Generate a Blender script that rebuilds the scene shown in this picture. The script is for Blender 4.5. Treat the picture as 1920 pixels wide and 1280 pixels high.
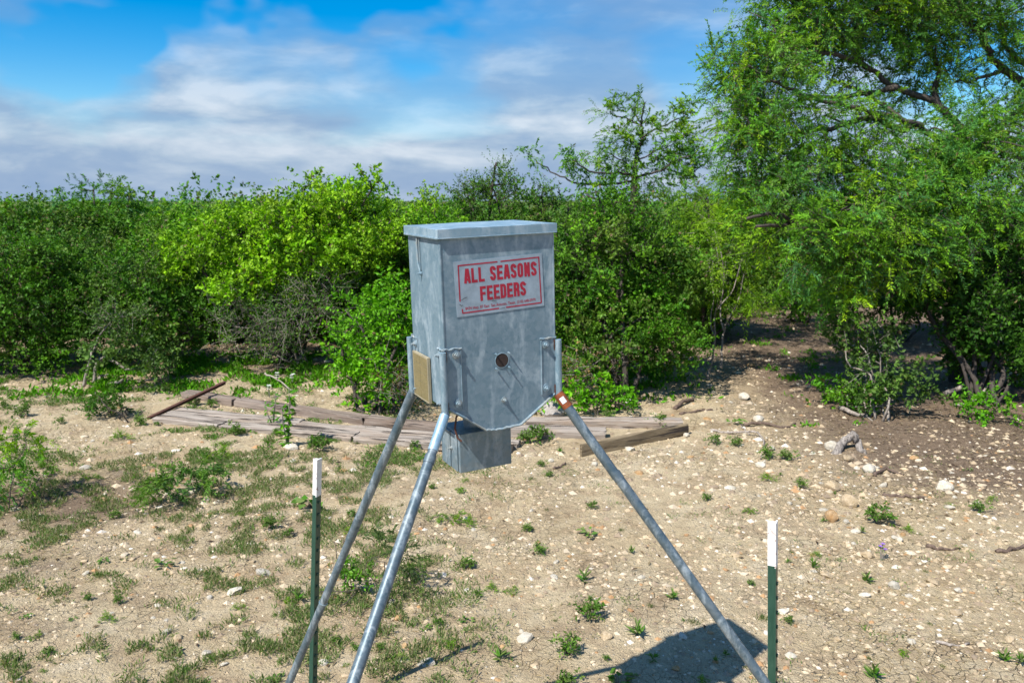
import bpy, math, random
import numpy as np
from mathutils import Vector, Matrix

for o in list(bpy.data.objects):
    bpy.data.objects.remove(o)
SC = bpy.context.scene
COL = SC.collection
R = math.radians

# ------------------------------------------------------------------ camera
F_PX, HOR, CAM_H = 1500.0, 375.0, 2.2            # focal length and horizon in photo pixels (1920 x 1280)
PITCH = math.atan((640 - HOR) / F_PX)
cam = bpy.data.cameras.new('camera')
cam.sensor_width = 36.0
cam.lens = F_PX / 1920 * 36
cam.clip_start, cam.clip_end = 0.05, 4000
cam.dof.use_dof = True
cam.dof.focus_distance = 2.75
cam.dof.aperture_fstop = 7.0
cam_ob = bpy.data.objects.new('camera', cam)
COL.objects.link(cam_ob)
cam_ob.location = (0, 0, CAM_H)
cam_ob.rotation_euler = (math.pi / 2 - PITCH, 0, 0)
SC.camera = cam_ob

# ------------------------------------------------------------------ light
SUN_AZ, SUN_EL = 44.0, 53.0                      # the way the shadows fall (from +X towards +Y), height of the sun
tx_, ty_ = math.cos(R(SUN_AZ)), math.sin(R(SUN_AZ))
to_sun = Vector((-tx_ * math.cos(R(SUN_EL)), -ty_ * math.cos(R(SUN_EL)), math.sin(R(SUN_EL))))
sun = bpy.data.lights.new('sun', 'SUN')
sun.energy = 5.0
sun.angle = R(0.53)
sun.color = (1.0, 0.955, 0.88)
sun_ob = bpy.data.objects.new('sun', sun)
COL.objects.link(sun_ob)
sun_ob.rotation_euler = (-to_sun).to_track_quat('-Z', 'Y').to_euler()
sun_ob.location = (-6, -6, 12)

SC.view_settings.view_transform = 'Standard'
SC.view_settings.look = 'None'
SC.view_settings.exposure = 0.62
SC.view_settings.gamma = 1.0
SC.view_settings.use_curve_mapping = False
SC.render.engine = 'CYCLES'
SC.cycles.max_bounces = 5
SC.cycles.diffuse_bounces = 2
SC.cycles.glossy_bounces = 2
SC.cycles.transmission_bounces = 3
SC.cycles.caustics_reflective = False
SC.cycles.caustics_refractive = False
SC.cycles.use_denoising = True


class NT:
    """small helper for node trees"""
    def __init__(self, tree):
        self.t = tree
        self.n = tree.nodes
        self.l = tree.links

    def new(self, kind, **kw):
        nd = self.n.new(kind)
        for k, v in kw.items():
            if k.startswith('i_'):
                self.set(nd, k[2:], v)
            else:
                setattr(nd, k, v)
        return nd

    def sock(self, nd, key):
        key = key.replace('_', ' ')
        if key.isdigit():
            return nd.inputs[int(key)]
        return nd.inputs[key]

    def set(self, nd, key, v):
        s = self.sock(nd, key)
        if hasattr(v, 'is_linked') or isinstance(v, bpy.types.NodeSocket):
            self.l.new(v, s)
        else:
            s.default_value = v

    def math(self, op, a, b=0.0, c=None, clamp=False):
        nd = self.n.new('ShaderNodeMath')
        nd.operation = op
        nd.use_clamp = clamp
        for i, v in enumerate((a, b) if c is None else (a, b, c)):
            if isinstance(v, bpy.types.NodeSocket):
                self.l.new(v, nd.inputs[i])
            else:
                nd.inputs[i].default_value = v
        return nd.outputs[0]

    def mix(self, fac, a, b, blend='MIX'):
        nd = self.n.new('ShaderNodeMix')
        nd.data_type = 'RGBA'
        nd.blend_type = blend
        for k, v in ((0, fac), (6, a), (7, b)):
            if isinstance(v, bpy.types.NodeSocket):
                self.l.new(v, nd.inputs[k])
            else:
                nd.inputs[k].default_value = v if k == 0 or len(v) == 4 else (*v, 1)
        return nd.outputs[2]

    def ramp(self, fac, stops, interp='LINEAR'):
        nd = self.n.new('ShaderNodeValToRGB')
        cr = nd.color_ramp
        cr.interpolation = interp
        while len(cr.elements) < len(stops):
            cr.elements.new(0.5)
        for e, (p, c) in zip(cr.elements, stops):
            e.position = p
            e.color = (c, c, c, 1) if not isinstance(c, (tuple, list)) else (*c, 1)
        self.l.new(fac, nd.inputs[0])
        return nd.outputs[0]

    def noise(self, vec, scale, detail=4, rough=0.55, dist=0.0):
        nd = self.n.new('ShaderNodeTexNoise')
        self.l.new(vec, nd.inputs['Vector'])
        nd.inputs['Scale'].default_value = scale
        nd.inputs['Detail'].default_value = detail
        nd.inputs['Roughness'].default_value = rough
        nd.inputs['Distortion'].default_value = dist
        return nd.outputs[0]

    def mapping(self, vec, scale=(1, 1, 1), loc=(0, 0, 0), rot=(0, 0, 0)):
        nd = self.n.new('ShaderNodeMapping')
        self.l.new(vec, nd.inputs['Vector'])
        nd.inputs['Scale'].default_value = scale
        nd.inputs['Location'].default_value = loc
        nd.inputs['Rotation'].default_value = rot
        return nd.outputs[0]


# ------------------------------------------------------------------ sky
world = bpy.data.worlds.new('World')
SC.world = world
world.use_nodes = True
w = NT(world.node_tree)
w.n.clear()
w_out = w.new('ShaderNodeOutputWorld')
w_bg = w.new('ShaderNodeBackground')
SKY_STRENGTH = 0.078
w_bg.inputs['Strength'].default_value = SKY_STRENGTH
sky = w.new('ShaderNodeTexSky')
sky.sky_type = 'NISHITA'
sky.sun_disc = False
sky.sun_elevation = R(SUN_EL)
sky.sun_rotation = math.atan2(to_sun.x, to_sun.y)
sky.air_density = 1.0
sky.dust_density = 0.25
sky.ozone_density = 4.0
hs = w.new('ShaderNodeHueSaturation')
hs.inputs['Saturation'].default_value = 1.6
hs.inputs['Value'].default_value = 1.3
w.l.new(sky.outputs[0], hs.inputs['Color'])
w_tc = w.new('ShaderNodeTexCoord')
gen = w_tc.outputs['Generated']
sep = w.new('ShaderNodeSeparateXYZ')
w.l.new(gen, sep.inputs[0])
zz = w.math('MAXIMUM', sep.outputs[2], 0.0)
den = w.math('ADD', zz, 0.10)
cmb = w.new('ShaderNodeCombineXYZ')
w.l.new(w.math('DIVIDE', sep.outputs[0], den), cmb.inputs[0])
w.l.new(w.math('DIVIDE', sep.outputs[1], den), cmb.inputs[1])
pl = w.mapping(cmb.outputs[0], (1.0, 1.0, 1), (2.3, 0.4, 0))
n_big = w.noise(pl, 0.5, 2, 0.45, 0.2)
n_mid = w.noise(w.mapping(gen, (2.6, 2.6, 6.5), (1.7, 0.2, 0.4)), 1.7, 4, 0.5, 0.2)
n_fine = w.noise(w.mapping(gen, (3, 3, 10), (0.2, 5.1, 0)), 2.7, 6, 0.56, 0.25)
n_warp = w.noise(w.mapping(gen, (1, 1, 1.6), (3.2, 1.1, 0)), 7.0, 3, 0.5)


def pixel_dir(px, py):
    u, v = (px - 960) / F_PX, (640 - py) / F_PX
    c, s = math.cos(PITCH), math.sin(PITCH)
    return Vector((u, c + v * s, -s + v * c)).normalized()


cover = w.math('ADD', w.math('MULTIPLY', n_big, 0.55), w.math('MULTIPLY', n_mid, 0.55))
# openings between the clouds through which the blue shows
for px, py, rad, amt in ((50, 110, 0.115, 0.36), (250, -20, 0.12, 0.33), (650, -15, 0.12, 0.36), (760, 100, 0.07, 0.2),
                         (1890, 130, 0.10, 0.30), (1330, 110, 0.08, 0.14)):
    d = pixel_dir(px, py)
    vm = w.new('ShaderNodeVectorMath', operation='SUBTRACT')
    w.l.new(gen, vm.inputs[0])
    vm.inputs[1].default_value = d
    vs = w.new('ShaderNodeVectorMath', operation='MULTIPLY')
    w.l.new(vm.outputs[0], vs.inputs[0])
    vs.inputs[1].default_value = (0.75, 1, 1.5)
    ln = w.new('ShaderNodeVectorMath', operation='LENGTH')
    w.l.new(vs.outputs[0], ln.inputs[0])
    dist = w.math('ADD', ln.outputs['Value'], w.math('MULTIPLY', w.math('SUBTRACT', n_warp, 0.5), rad * 1.6))
    g = w.math('SUBTRACT', 1.0, w.math('DIVIDE', dist, rad), clamp=True)
    g = w.math('SMOOTH_MIN', w.math('MULTIPLY', g, 1.6), 1.0, 0.4)
    cover = w.math('SUBTRACT', cover, w.math('MULTIPLY', g, amt))
cover = w.math('ADD', cover, w.ramp(zz, [(0.0, 0.3), (0.07, 0.0)]))
cover = w.math('SUBTRACT', cover, w.math('MULTIPLY', w.ramp(zz, [(0.24, 0.0), (0.65, 1.0)]), 0.16))   # clouds thinned towards the unseen zenith to lessen the fill light
mask = w.ramp(cover, [(0.27, 0.0), (0.42, 0.5), (0.60, 1.0)], 'EASE')
thick = w.ramp(zz, [(0.0, 1.0), (0.10, 0.92), (0.16, 0.68), (0.30, 0.58), (1.0, 0.5)])      # thin veils higher up, piled up towards the horizon
mask = w.math('MULTIPLY', mask, thick)
bright = w.math('ADD', w.math('MULTIPLY', n_fine, 0.75), w.math('MULTIPLY', n_mid, 0.25))
bright = w.math('ADD', bright, w.ramp(zz, [(0.02, 0.0), (0.06, 0.075), (0.105, 0.075), (0.15, 0.0)]))
ccol = w.ramp(bright, [(0.34, (2.0, 3.15, 5.1)), (0.50, (2.7, 3.75, 5.4)), (0.58, (3.8, 4.75, 6.0)), (0.70, (5.9, 6.5, 7.3))])
low = w.ramp(zz, [(0.0, 1.0), (0.06, 0.3), (0.1, 0.0)])
ccol = w.mix(w.math('MULTIPLY', low, 0.35), ccol, (2.9, 3.9, 5.6))
skycol = w.mix(mask, hs.outputs[0], ccol)
w.l.new(skycol, w_bg.inputs['Color'])
w.l.new(w_bg.outputs[0], w_out.inputs[0])
world.cycles.sampling_method = 'MANUAL'
world.cycles.sample_map_resolution = 256

# ------------------------------------------------------------------ numbers
cP, sP = math.cos(PITCH), math.sin(PITCH)


def ray(px, py):
    u, v = (px - 960) / F_PX, (640 - py) / F_PX
    return np.array([u, cP + v * sP, -sP + v * cP])


def gnd(px, py, z=0.0):
    d = ray(px, py)
    return np.array([0, 0, CAM_H]) + d * ((z - CAM_H) / d[2])


def at(px, py, Y):
    d = ray(px, py)
    return np.array([0, 0, CAM_H]) + d * (Y / d[1])


def _hash(ix, iy, seed):
    h = (ix.astype(np.int64) * 374761393 + iy.astype(np.int64) * 668265263 + seed * 1442695041) & 0xFFFFFFFF
    h = ((h ^ (h >> 13)) * 1274126177) & 0xFFFFFFFF
    h = h ^ (h >> 16)
    return (h & 0xFFFF) / 65535.0


def vnoise(x, y, seed=0):
    x = np.asarray(x, float)
    y = np.asarray(y, float)
    ix, iy = np.floor(x), np.floor(y)
    fx, fy = x - ix, y - iy
    fx = fx * fx * (3 - 2 * fx)
    fy = fy * fy * (3 - 2 * fy)
    a, b = _hash(ix, iy, seed), _hash(ix + 1, iy, seed)
    c, d = _hash(ix, iy + 1, seed), _hash(ix + 1, iy + 1, seed)
    return (a * (1 - fx) + b * fx) * (1 - fy) + (c * (1 - fx) + d * fx) * fy


def ground_z(x, y):
    x = np.asarray(x, float)
    y = np.asarray(y, float)
    far = np.clip((y - 4) / 20, 0, 1)
    z = (vnoise(x * 0.35, y * 0.35, 3) - 0.5) * 0.10 * (0.4 + far)
    z = z + (vnoise(x * 1.7, y * 1.7, 5) - 0.5) * 0.035
    z = z + (vnoise(x * 5.3, y * 5.3, 7) - 0.5) * 0.016
    rough = vnoise(x * 0.8, y * 0.8, 11)
    z = z + (vnoise(x * 13.0, y * 13.0, 9) - 0.5) * 0.016 * (0.3 + rough)
    z = z + np.clip((y - 10) / 6, 0, 1) * np.clip((x - 1.5) / 3, 0, 1) * 0.12
    return z


def gpt(px, py, dz=0.0):
    p = gnd(px, py)
    z = float(ground_z(p[0], p[1]))
    p = gnd(px, py, z)
    return Vector((p[0], p[1], float(ground_z(p[0], p[1])) + dz))


# ------------------------------------------------------------------ mesh helpers
def mesh_np(name, V, faces, smooth=False):
    """V (n,3); faces: list of int arrays (m,k)"""
    me = bpy.data.meshes.new(name)
    V = np.ascontiguousarray(V, dtype=np.float32)
    faces = [np.asarray(f, dtype=np.int32) for f in faces if len(f)]
    nl = sum(f.size for f in faces)
    npoly = sum(len(f) for f in faces)
    me.vertices.add(len(V))
    me.vertices.foreach_set('co', V.ravel())
    me.loops.add(nl)
    me.loops.foreach_set('vertex_index', np.concatenate([f.ravel() for f in faces]))
    me.polygons.add(npoly)
    tot = np.concatenate([np.full(len(f), f.shape[1], np.int32) for f in faces])
    st = np.concatenate([[0], np.cumsum(tot)[:-1]]).astype(np.int32)
    me.polygons.foreach_set('loop_start', st)
    me.polygons.foreach_set('loop_total', tot)
    me.polygons.foreach_set('use_smooth', np.full(npoly, smooth, dtype=bool))
    me.update(calc_edges=True)
    me.validate()
    return me


def tag(o, label=None, cat=None, group=None, kind=None):
    if label:
        o['label'] = label
    if cat:
        o['category'] = cat
    if group:
        o['group'] = group
    if kind:
        o['kind'] = kind
    return o


def link(name, data, mat=None, parent=None, loc=None, rot=None, scale=None):
    o = bpy.data.objects.new(name, data)
    COL.objects.link(o)
    if parent is not None:
        o.parent = parent
    if mat is not None and data is not None and len(data.materials) == 0:
        data.materials.append(mat)
    if loc is not None:
        o.location = loc
    if rot is not None:
        o.rotation_euler = rot
    if scale is not None:
        o.scale = scale
    return o


def empty(name, loc=(0, 0, 0), rot=(0, 0, 0)):
    o = bpy.data.objects.new(name, None)
    o.empty_display_size = 0.1
    COL.objects.link(o)
    o.location = loc
    o.rotation_euler = rot
    return o


class MB:
    """collects shapes, builds ONE mesh"""
    def __init__(self):
        self.v, self.f, self.n = [], [], 0

    def add(self, V, faces):
        V = np.asarray(V, float)
        self.v.append(V)
        for f in faces:
            self.f.append(tuple(i + self.n for i in f))
        self.n += len(V)
        return self

    def box(self, lo, hi, bev=0.0):
        (x0, y0, z0), (x1, y1, z1) = lo, hi
        if bev <= 0:
            V = [(x0, y0, z0), (x1, y0, z0), (x1, y1, z0), (x0, y1, z0), (x0, y0, z1), (x1, y0, z1), (x1, y1, z1), (x0, y1, z1)]
            F = [(0, 3, 2, 1), (4, 5, 6, 7), (0, 1, 5, 4), (1, 2, 6, 5), (2, 3, 7, 6), (3, 0, 4, 7)]
            return self.add(V, F)
        b = bev
        V, F = [], []
        for sx, X in ((-1, x0), (1, x1)):
            for sy, Y in ((-1, y0), (1, y1)):
                for sz, Z in ((-1, z0), (1, z1)):
                    V += [(X, Y - sy * b, Z - sz * b), (X - sx * b, Y, Z - sz * b), (X - sx * b, Y - sy * b, Z)]
        idx = lambda i, j, k, c: ((i * 2 + j) * 2 + k) * 3 + c
        F += [(idx(0, 0, 0, 0), idx(0, 0, 1, 0), idx(0, 1, 1, 0), idx(0, 1, 0, 0)), (idx(1, 0, 0, 0), idx(1, 1, 0, 0), idx(1, 1, 1, 0), idx(1, 0, 1, 0))]
        F += [(idx(0, 0, 0, 1), idx(1, 0, 0, 1), idx(1, 0, 1, 1), idx(0, 0, 1, 1)), (idx(0, 1, 0, 1), idx(0, 1, 1, 1), idx(1, 1, 1, 1), idx(1, 1, 0, 1))]
        F += [(idx(0, 0, 0, 2), idx(0, 1, 0, 2), idx(1, 1, 0, 2), idx(1, 0, 0, 2)), (idx(0, 0, 1, 2), idx(1, 0, 1, 2), idx(1, 1, 1, 2), idx(0, 1, 1, 2))]
        for i in (0, 1):
            for j in (0, 1):
                q = [idx(i, j, 0, 0), idx(i, j, 0, 1), idx(i, j, 1, 1), idx(i, j, 1, 0)]
                F.append(tuple(q))
                q = [idx(i, 0, j, 0), idx(i, 0, j, 2), idx(i, 1, j, 2), idx(i, 1, j, 0)]
                F.append(tuple(q))
                q = [idx(0, i, j, 1), idx(0, i, j, 2), idx(1, i, j, 2), idx(1, i, j, 1)]
                F.append(tuple(q))
                for k in (0, 1):
                    F.append((idx(i, j, k, 0), idx(i, j, k, 1), idx(i, j, k, 2)))
        return self.add(V, F)

    def prism(self, poly, y0, y1):
        """polygon in x,z extruded along y"""
        n = len(poly)
        V = [(x, y0, z) for x, z in poly] + [(x, y1, z) for x, z in poly]
        F = [tuple(range(n)), tuple(range(2 * n - 1, n - 1, -1))]
        F += [(i, i + n, (i + 1) % n + n, (i + 1) % n) for i in range(n)]
        return self.add(V, F)

    def tube(self, pts, rad, sides=10, cap=True):
        pts = [Vector(p) for p in pts]
        if not isinstance(rad, (list, tuple, np.ndarray)):
            rad = [rad] * len(pts)
        V, F = [], []
        t0 = (pts[1] - pts[0]).normalized()
        ref = Vector((0, 0, 1)) if abs(t0.z) < 0.9 else Vector((1, 0, 0))
        u = t0.cross(ref).normalized()
        for i, p in enumerate(pts):
            t = (pts[min(i + 1, len(pts) - 1)] - pts[max(i - 1, 0)]).normalized()
            u = (u - t * u.dot(t)).normalized()
            v = t.cross(u)
            for k in range(sides):
                a = 2 * math.pi * k / sides
                V.append(p + (u * math.cos(a) + v * math.sin(a)) * rad[i])
        for i in range(len(pts) - 1):
            for k in range(sides):
                k2 = (k + 1) % sides
                F.append((i * sides + k, i * sides + k2, (i + 1) * sides + k2, (i + 1) * sides + k))
        if cap:
            F.append(tuple(range(sides - 1, -1, -1)))
            F.append(tuple((len(pts) - 1) * sides + k for k in range(sides)))
        return self.add([tuple(q) for q in V], F)

    def build(self, name, mat, parent=None, smooth=False, loc=None, rot=None):
        V = np.concatenate(self.v)
        by = {}
        for f in self.f:
            by.setdefault(len(f), []).append(f)
        me = mesh_np(name, V, [np.array(x) for x in by.values()])
        import bmesh
        bm = bmesh.new()
        bm.from_mesh(me)
        bmesh.ops.recalc_face_normals(bm, faces=bm.faces)
        bm.to_mesh(me)
        bm.free()
        if smooth:
            me.polygons.foreach_set('use_smooth', np.ones(len(me.polygons), dtype=bool))
            me.set_sharp_from_angle(angle=R(40))
        return link(name, me, mat, parent, loc, rot)


# ------------------------------------------------------------------ materials
def new_mat(name):
    m = bpy.data.materials.new(name)
    m.use_nodes = True
    t = NT(m.node_tree)
    t.n.clear()
    out = t.new('ShaderNodeOutputMaterial')
    b = t.new('ShaderNodeBsdfPrincipled')
    t.l.new(b.outputs[0], out.inputs[0])
    return m, t, b, out


def bump(t, b, h, strength=0.3, dist=0.01):
    nd = t.new('ShaderNodeBump')
    nd.inputs['Strength'].default_value = strength
    nd.inputs['Distance'].default_value = dist
    t.l.new(h, nd.inputs['Height'])
    t.l.new(nd.outputs[0], b.inputs['Normal'])


def leaf_mat(name, rough=0.5, trans=0.35, spec=0.35):
    m, t, b, out = new_mat(name)
    at_ = t.new('ShaderNodeAttribute', attribute_name='tint')
    t.l.new(at_.outputs['Color'], b.inputs['Base Color'])
    b.inputs['Roughness'].default_value = rough
    b.inputs['Specular IOR Level'].default_value = spec
    tr = t.new('ShaderNodeBsdfTranslucent')
    c2 = t.mix(1.0, at_.outputs['Color'], (1.15, 1.35, 0.40), 'MULTIPLY')
    t.l.new(c2, tr.inputs['Color'])
    mx = t.new('ShaderNodeMixShader')
    mx.inputs[0].default_value = trans
    t.l.new(b.outputs[0], mx.inputs[1])
    t.l.new(tr.outputs[0], mx.inputs[2])
    t.l.new(mx.outputs[0], out.inputs[0])
    return m


M_LEAF = leaf_mat('leaf', 0.52, 0.24, 0.2)
M_FEATHER = leaf_mat('feather_leaf', 0.6, 0.28, 0.15)
M_GRASS = leaf_mat('grass_blade', 0.6, 0.3, 0.2)


def bark_mat(name, c0, c1):
    m, t, b, out = new_mat(name)
    tc = t.new('ShaderNodeTexCoord')
    n = t.noise(t.mapping(tc.outputs['Object'], (9, 9, 3)), 6, 5, 0.65)
    t.l.new(t.mix(t.ramp(n, [(0.35, 0.0), (0.65, 1.0)]), c0, c1), b.inputs['Base Color'])
    b.inputs['Roughness'].default_value = 0.9
    bump(t, b, n, 0.6, 0.01)
    return m


M_BARK = bark_mat('bark_dark', (0.032, 0.026, 0.022), (0.085, 0.068, 0.056))
M_BARK_GREY = bark_mat('bark_grey', (0.15, 0.125, 0.10), (0.34, 0.30, 0.26))
M_DEAD = bark_mat('dead_wood', (0.16, 0.125, 0.10), (0.42, 0.37, 0.32))
M_ROOT = bark_mat('root_wood', (0.07, 0.045, 0.032), (0.17, 0.12, 0.09))


def galv(name, tone=1.0, metallic=0.75, dirt=0.0, scale=1.0, rough=0.42):
    m, t, b, out = new_mat(name)
    tc = t.new('ShaderNodeTexCoord')
    P = tc.outputs['Object']
    n1 = t.noise(P, 5 * scale, 6, 0.6, 0.6)
    n2 = t.noise(t.mapping(P, (9, 9, 3)), 1.3 * scale, 6, 0.62, 1.2)      # runs and rub marks
    n3 = t.noise(P, 60 * scale, 4, 0.6)
    vor = t.new('ShaderNodeTexVoronoi')
    t.l.new(P, vor.inputs['Vector'])
    vor.inputs['Scale'].default_value = 75
    sp = t.new('ShaderNodeSeparateColor')
    t.l.new(vor.outputs['Color'], sp.inputs[0])
    base = t.ramp(n1, [(0.3, tuple(tone * c for c in (0.112, 0.195, 0.250))), (0.55, tuple(tone * c for c in (0.145, 0.230, 0.285))), (0.75, tuple(tone * c for c in (0.205, 0.290, 0.345)))])
    base = t.mix(t.math('MULTIPLY', sp.outputs[0], 0.10), base, (0.62, 0.66, 0.70))
    white = t.ramp(t.math('ADD', t.math('MULTIPLY', n2, 0.82), t.math('MULTIPLY', n3, 0.2)), [(0.50, 0.0), (0.72, 0.6)])
    base = t.mix(white, base, (0.50, 0.57, 0.61))
    if dirt > 0:
        nd = t.noise(P, 14, 6, 0.7, 1.0)
        base = t.mix(t.math('MULTIPLY', t.ramp(nd, [(0.42, 0.0), (0.62, 1.0)]), dirt), base, (0.30, 0.25, 0.17))
    t.l.new(base, b.inputs['Base Color'])
    b.inputs['Metallic'].default_value = metallic
    r = t.math('ADD', t.math('MULTIPLY', n1, 0.22), rough - 0.06)
    r = t.math('ADD', r, t.math('MULTIPLY', white, 0.2))
    t.l.new(r, b.inputs['Roughness'])
    met = t.math('SUBTRACT', metallic, t.math('MULTIPLY', white, 0.45))
    t.l.new(met, b.inputs['Metallic'])
    bump(t, b, t.math('ADD', n1, t.math('MULTIPLY', n3, 0.25)), 0.10, 0.01)
    return m


M_GALV = galv('galvanised_sheet', 0.95, 0.15, 0.0, 1.0, 0.46)
M_GALV_LID = galv('galvanised_lid', 1.45, 0.35, 0.05, 1.3, 0.5)
M_GALV_BOX = galv('galvanised_box', 0.85, 0.3, 0.22, 1.6, 0.48)
M_PIPE = galv('galvanised_pipe', 0.50, 0.35, 0.08, 2.0, 0.42)
M_PIPE_TAPE = galv('scuffed_silver_pipe', 1.9, 0.45, 0.0, 4.0, 0.34)
M_BRACKET = galv('galvanised_bracket', 1.35, 0.4, 0.08, 3.0, 0.42)
M_WELD = galv('grey_caulk', 1.1, 0.05, 0.5, 5.0, 0.75)


def plain(name, col, rough=0.5, metallic=0.0, var=0.25, scale=30, spec=0.5, c2=None, bumpy=0.15):
    m, t, b, out = new_mat(name)
    tc = t.new('ShaderNodeTexCoord')
    n = t.noise(tc.outputs['Object'], scale, 5, 0.65)
    c2 = c2 or tuple(c * (1 - var) for c in col)
    t.l.new(t.mix(t.ramp(n, [(0.35, 0.0), (0.65, 1.0)]), col, c2), b.inputs['Base Color'])
    b.inputs['Roughness'].default_value = rough
    b.inputs['Metallic'].default_value = metallic
    b.inputs['Specular IOR Level'].default_value = spec
    bump(t, b, n, bumpy, 0.004)
    return m


M_RUST = plain('rust', (0.30, 0.085, 0.03), 0.85, 0, 0.5, 60, 0.3, (0.16, 0.05, 0.025), 0.4)
M_RUST_DARK = plain('dark_rust', (0.11, 0.045, 0.030), 0.8, 0, 0.5, 40, 0.3, (0.05, 0.025, 0.02), 0.4)
M_RED = plain('red_print', (0.38, 0.010, 0.035), 0.55, 0, 0.2, 50)
M_SIGN = plain('sign_plate', (0.33, 0.42, 0.50), 0.5, 0.25, 0.25, 25)
M_SCRATCH = plain('scratch', (0.09, 0.11, 0.12), 0.6, 0.2)
M_DARK = plain('dark_opening', (0.035, 0.022, 0.018), 0.8)
M_SOLAR = plain('solar_cell', (0.25, 0.205, 0.10), 0.25, 0.15, 0.2, 20, 0.6, None, 0.03)
M_SOLAR_LINE = plain('solar_line', (0.50, 0.45, 0.30), 0.4)
M_SOLAR_FRAME = plain('solar_frame', (0.38, 0.33, 0.22), 0.5)
M_WHITE = plain('white_paint', (0.80, 0.80, 0.79), 0.55, 0, 0.12, 35)
M_STICKER = plain('white_sticker', (0.72, 0.76, 0.80), 0.5, 0, 0.2, 80)
M_TAN = plain('tan_strap', (0.34, 0.25, 0.10), 0.6)
M_FLOWER = plain('white_petal', (0.80, 0.80, 0.76), 0.6)
M_FLOWER_P = plain('purple_petal', (0.30, 0.14, 0.62), 0.6)

m, t, b, out = new_mat('green_post_paint')
tc = t.new('ShaderNodeTexCoord')
n1 = t.noise(t.mapping(tc.outputs['Object'], (30, 30, 6)), 3, 6, 0.7)
n2 = t.noise(tc.outputs['Object'], 45, 5, 0.7)
cg = t.mix(t.ramp(n1, [(0.3, 0.0), (0.7, 1.0)]), (0.012, 0.052, 0.034), (0.03, 0.085, 0.06))
cg = t.mix(t.ramp(n2, [(0.66, 0.0), (0.76, 1.0)]), cg, (0.12, 0.055, 0.03))
t.l.new(cg, b.inputs['Base Color'])
b.inputs['Roughness'].default_value = 0.4
bump(t, b, n2, 0.12, 0.003)
M_POST = m

m, t, b, out = new_mat('white_post_paint')
tc = t.new('ShaderNodeTexCoord')
n2 = t.noise(tc.outputs['Object'], 38, 6, 0.72)
cg = t.mix(t.ramp(n2, [(0.60, 0.0), (0.66, 1.0)]), (0.76, 0.76, 0.74), (0.20, 0.07, 0.04))
t.l.new(cg, b.inputs['Base Color'])
b.inputs['Roughness'].default_value = 0.5
M_POST_WHITE = m

# weathered timber: grain along local X
def timber_mat(name, c0, c1, c2):
    m, t, b, out = new_mat(name)
    tc = t.new('ShaderNodeTexCoord')
    oi = t.new('ShaderNodeObjectInfo')
    vm = t.new('ShaderNodeVectorMath', operation='ADD')
    t.l.new(tc.outputs['Object'], vm.inputs[0])
    cx = t.new('ShaderNodeCombineXYZ')
    t.l.new(t.math('MULTIPLY', oi.outputs['Random'], 37.0), cx.inputs[0])
    t.l.new(cx.outputs[0], vm.inputs[1])
    P = vm.outputs[0]
    g1 = t.noise(t.mapping(P, (1.6, 26, 26)), 1.6, 7, 0.68, 0.5)
    g2 = t.noise(t.mapping(P, (4, 90, 90)), 1.3, 4, 0.6, 0.2)
    st = t.noise(t.mapping(P, (1.1, 5, 5)), 1.5, 5, 0.6, 0.8)
    col = t.mix(t.ramp(g1, [(0.3, 0.0), (0.66, 1.0)]), c0, c1)
    col = t.mix(t.ramp(st, [(0.5, 0.0), (0.7, 0.75)]), col, c2)
    crack = t.ramp(t.noise(t.mapping(P, (0.9, 15, 15), (3, 1, 0)), 1.4, 5, 0.6, 0.6), [(0.40, 1.0), (0.445, 0.0)])
    col = t.mix(crack, col, (0.05, 0.04, 0.035))
    col = t.mix(t.math('MULTIPLY', g2, 0.35), col, (0.09, 0.07, 0.06))
    t.l.new(col, b.inputs['Base Color'])
    b.inputs['Roughness'].default_value = 0.92
    b.inputs['Specular IOR Level'].default_value = 0.2
    h = t.math('SUBTRACT', t.math('ADD', g1, t.math('MULTIPLY', g2, 0.5)), t.math('MULTIPLY', crack, 1.2))
    bump(t, b, h, 0.7, 0.02)
    return m


M_TIMBER = timber_mat('weathered_timber', (0.24, 0.195, 0.16), (0.52, 0.46, 0.395), (0.36, 0.26, 0.18))
M_TIMBER_DARK = timber_mat('dark_weathered_timber', (0.17, 0.125, 0.10), (0.36, 0.30, 0.25), (0.20, 0.14, 0.10))
M_BOARD = timber_mat('brown_board', (0.17, 0.125, 0.07), (0.34, 0.27, 0.17), (0.24, 0.17, 0.09))

# stone
def stone_mat(name, c0, c1, c2):
    m, t, b, out = new_mat(name)
    tc = t.new('ShaderNodeTexCoord')
    oi = t.new('ShaderNodeObjectInfo')
    vm = t.new('ShaderNodeVectorMath', operation='ADD')
    t.l.new(tc.outputs['Object'], vm.inputs[0])
    cx = t.new('ShaderNodeCombineXYZ')
    t.l.new(t.math('MULTIPLY', oi.outputs['Random'], 53.0), cx.inputs[1])
    t.l.new(cx.outputs[0], vm.inputs[1])
    n = t.noise(vm.outputs[0], 1.6, 7, 0.65)
    n2 = t.noise(vm.outputs[0], 9, 6, 0.7)
    col = t.mix(t.ramp(n, [(0.35, 0.0), (0.65, 1.0)]), c0, c1)
    col = t.mix(t.math('MULTIPLY', t.ramp(n2, [(0.5, 0.0), (0.75, 1.0)]), 0.5), col, c2)
    col = t.mix(1.0, col, t.ramp(oi.outputs['Random'], [(0.0, 0.78), (1.0, 1.12)]), 'MULTIPLY')
    t.l.new(col, b.inputs['Base Color'])
    b.inputs['Roughness'].default_value = 0.9
    b.inputs['Specular IOR Level'].default_value = 0.25
    bump(t, b, t.math('ADD', n, t.math('MULTIPLY', n2, 0.4)), 0.5, 0.15)
    return m


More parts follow.
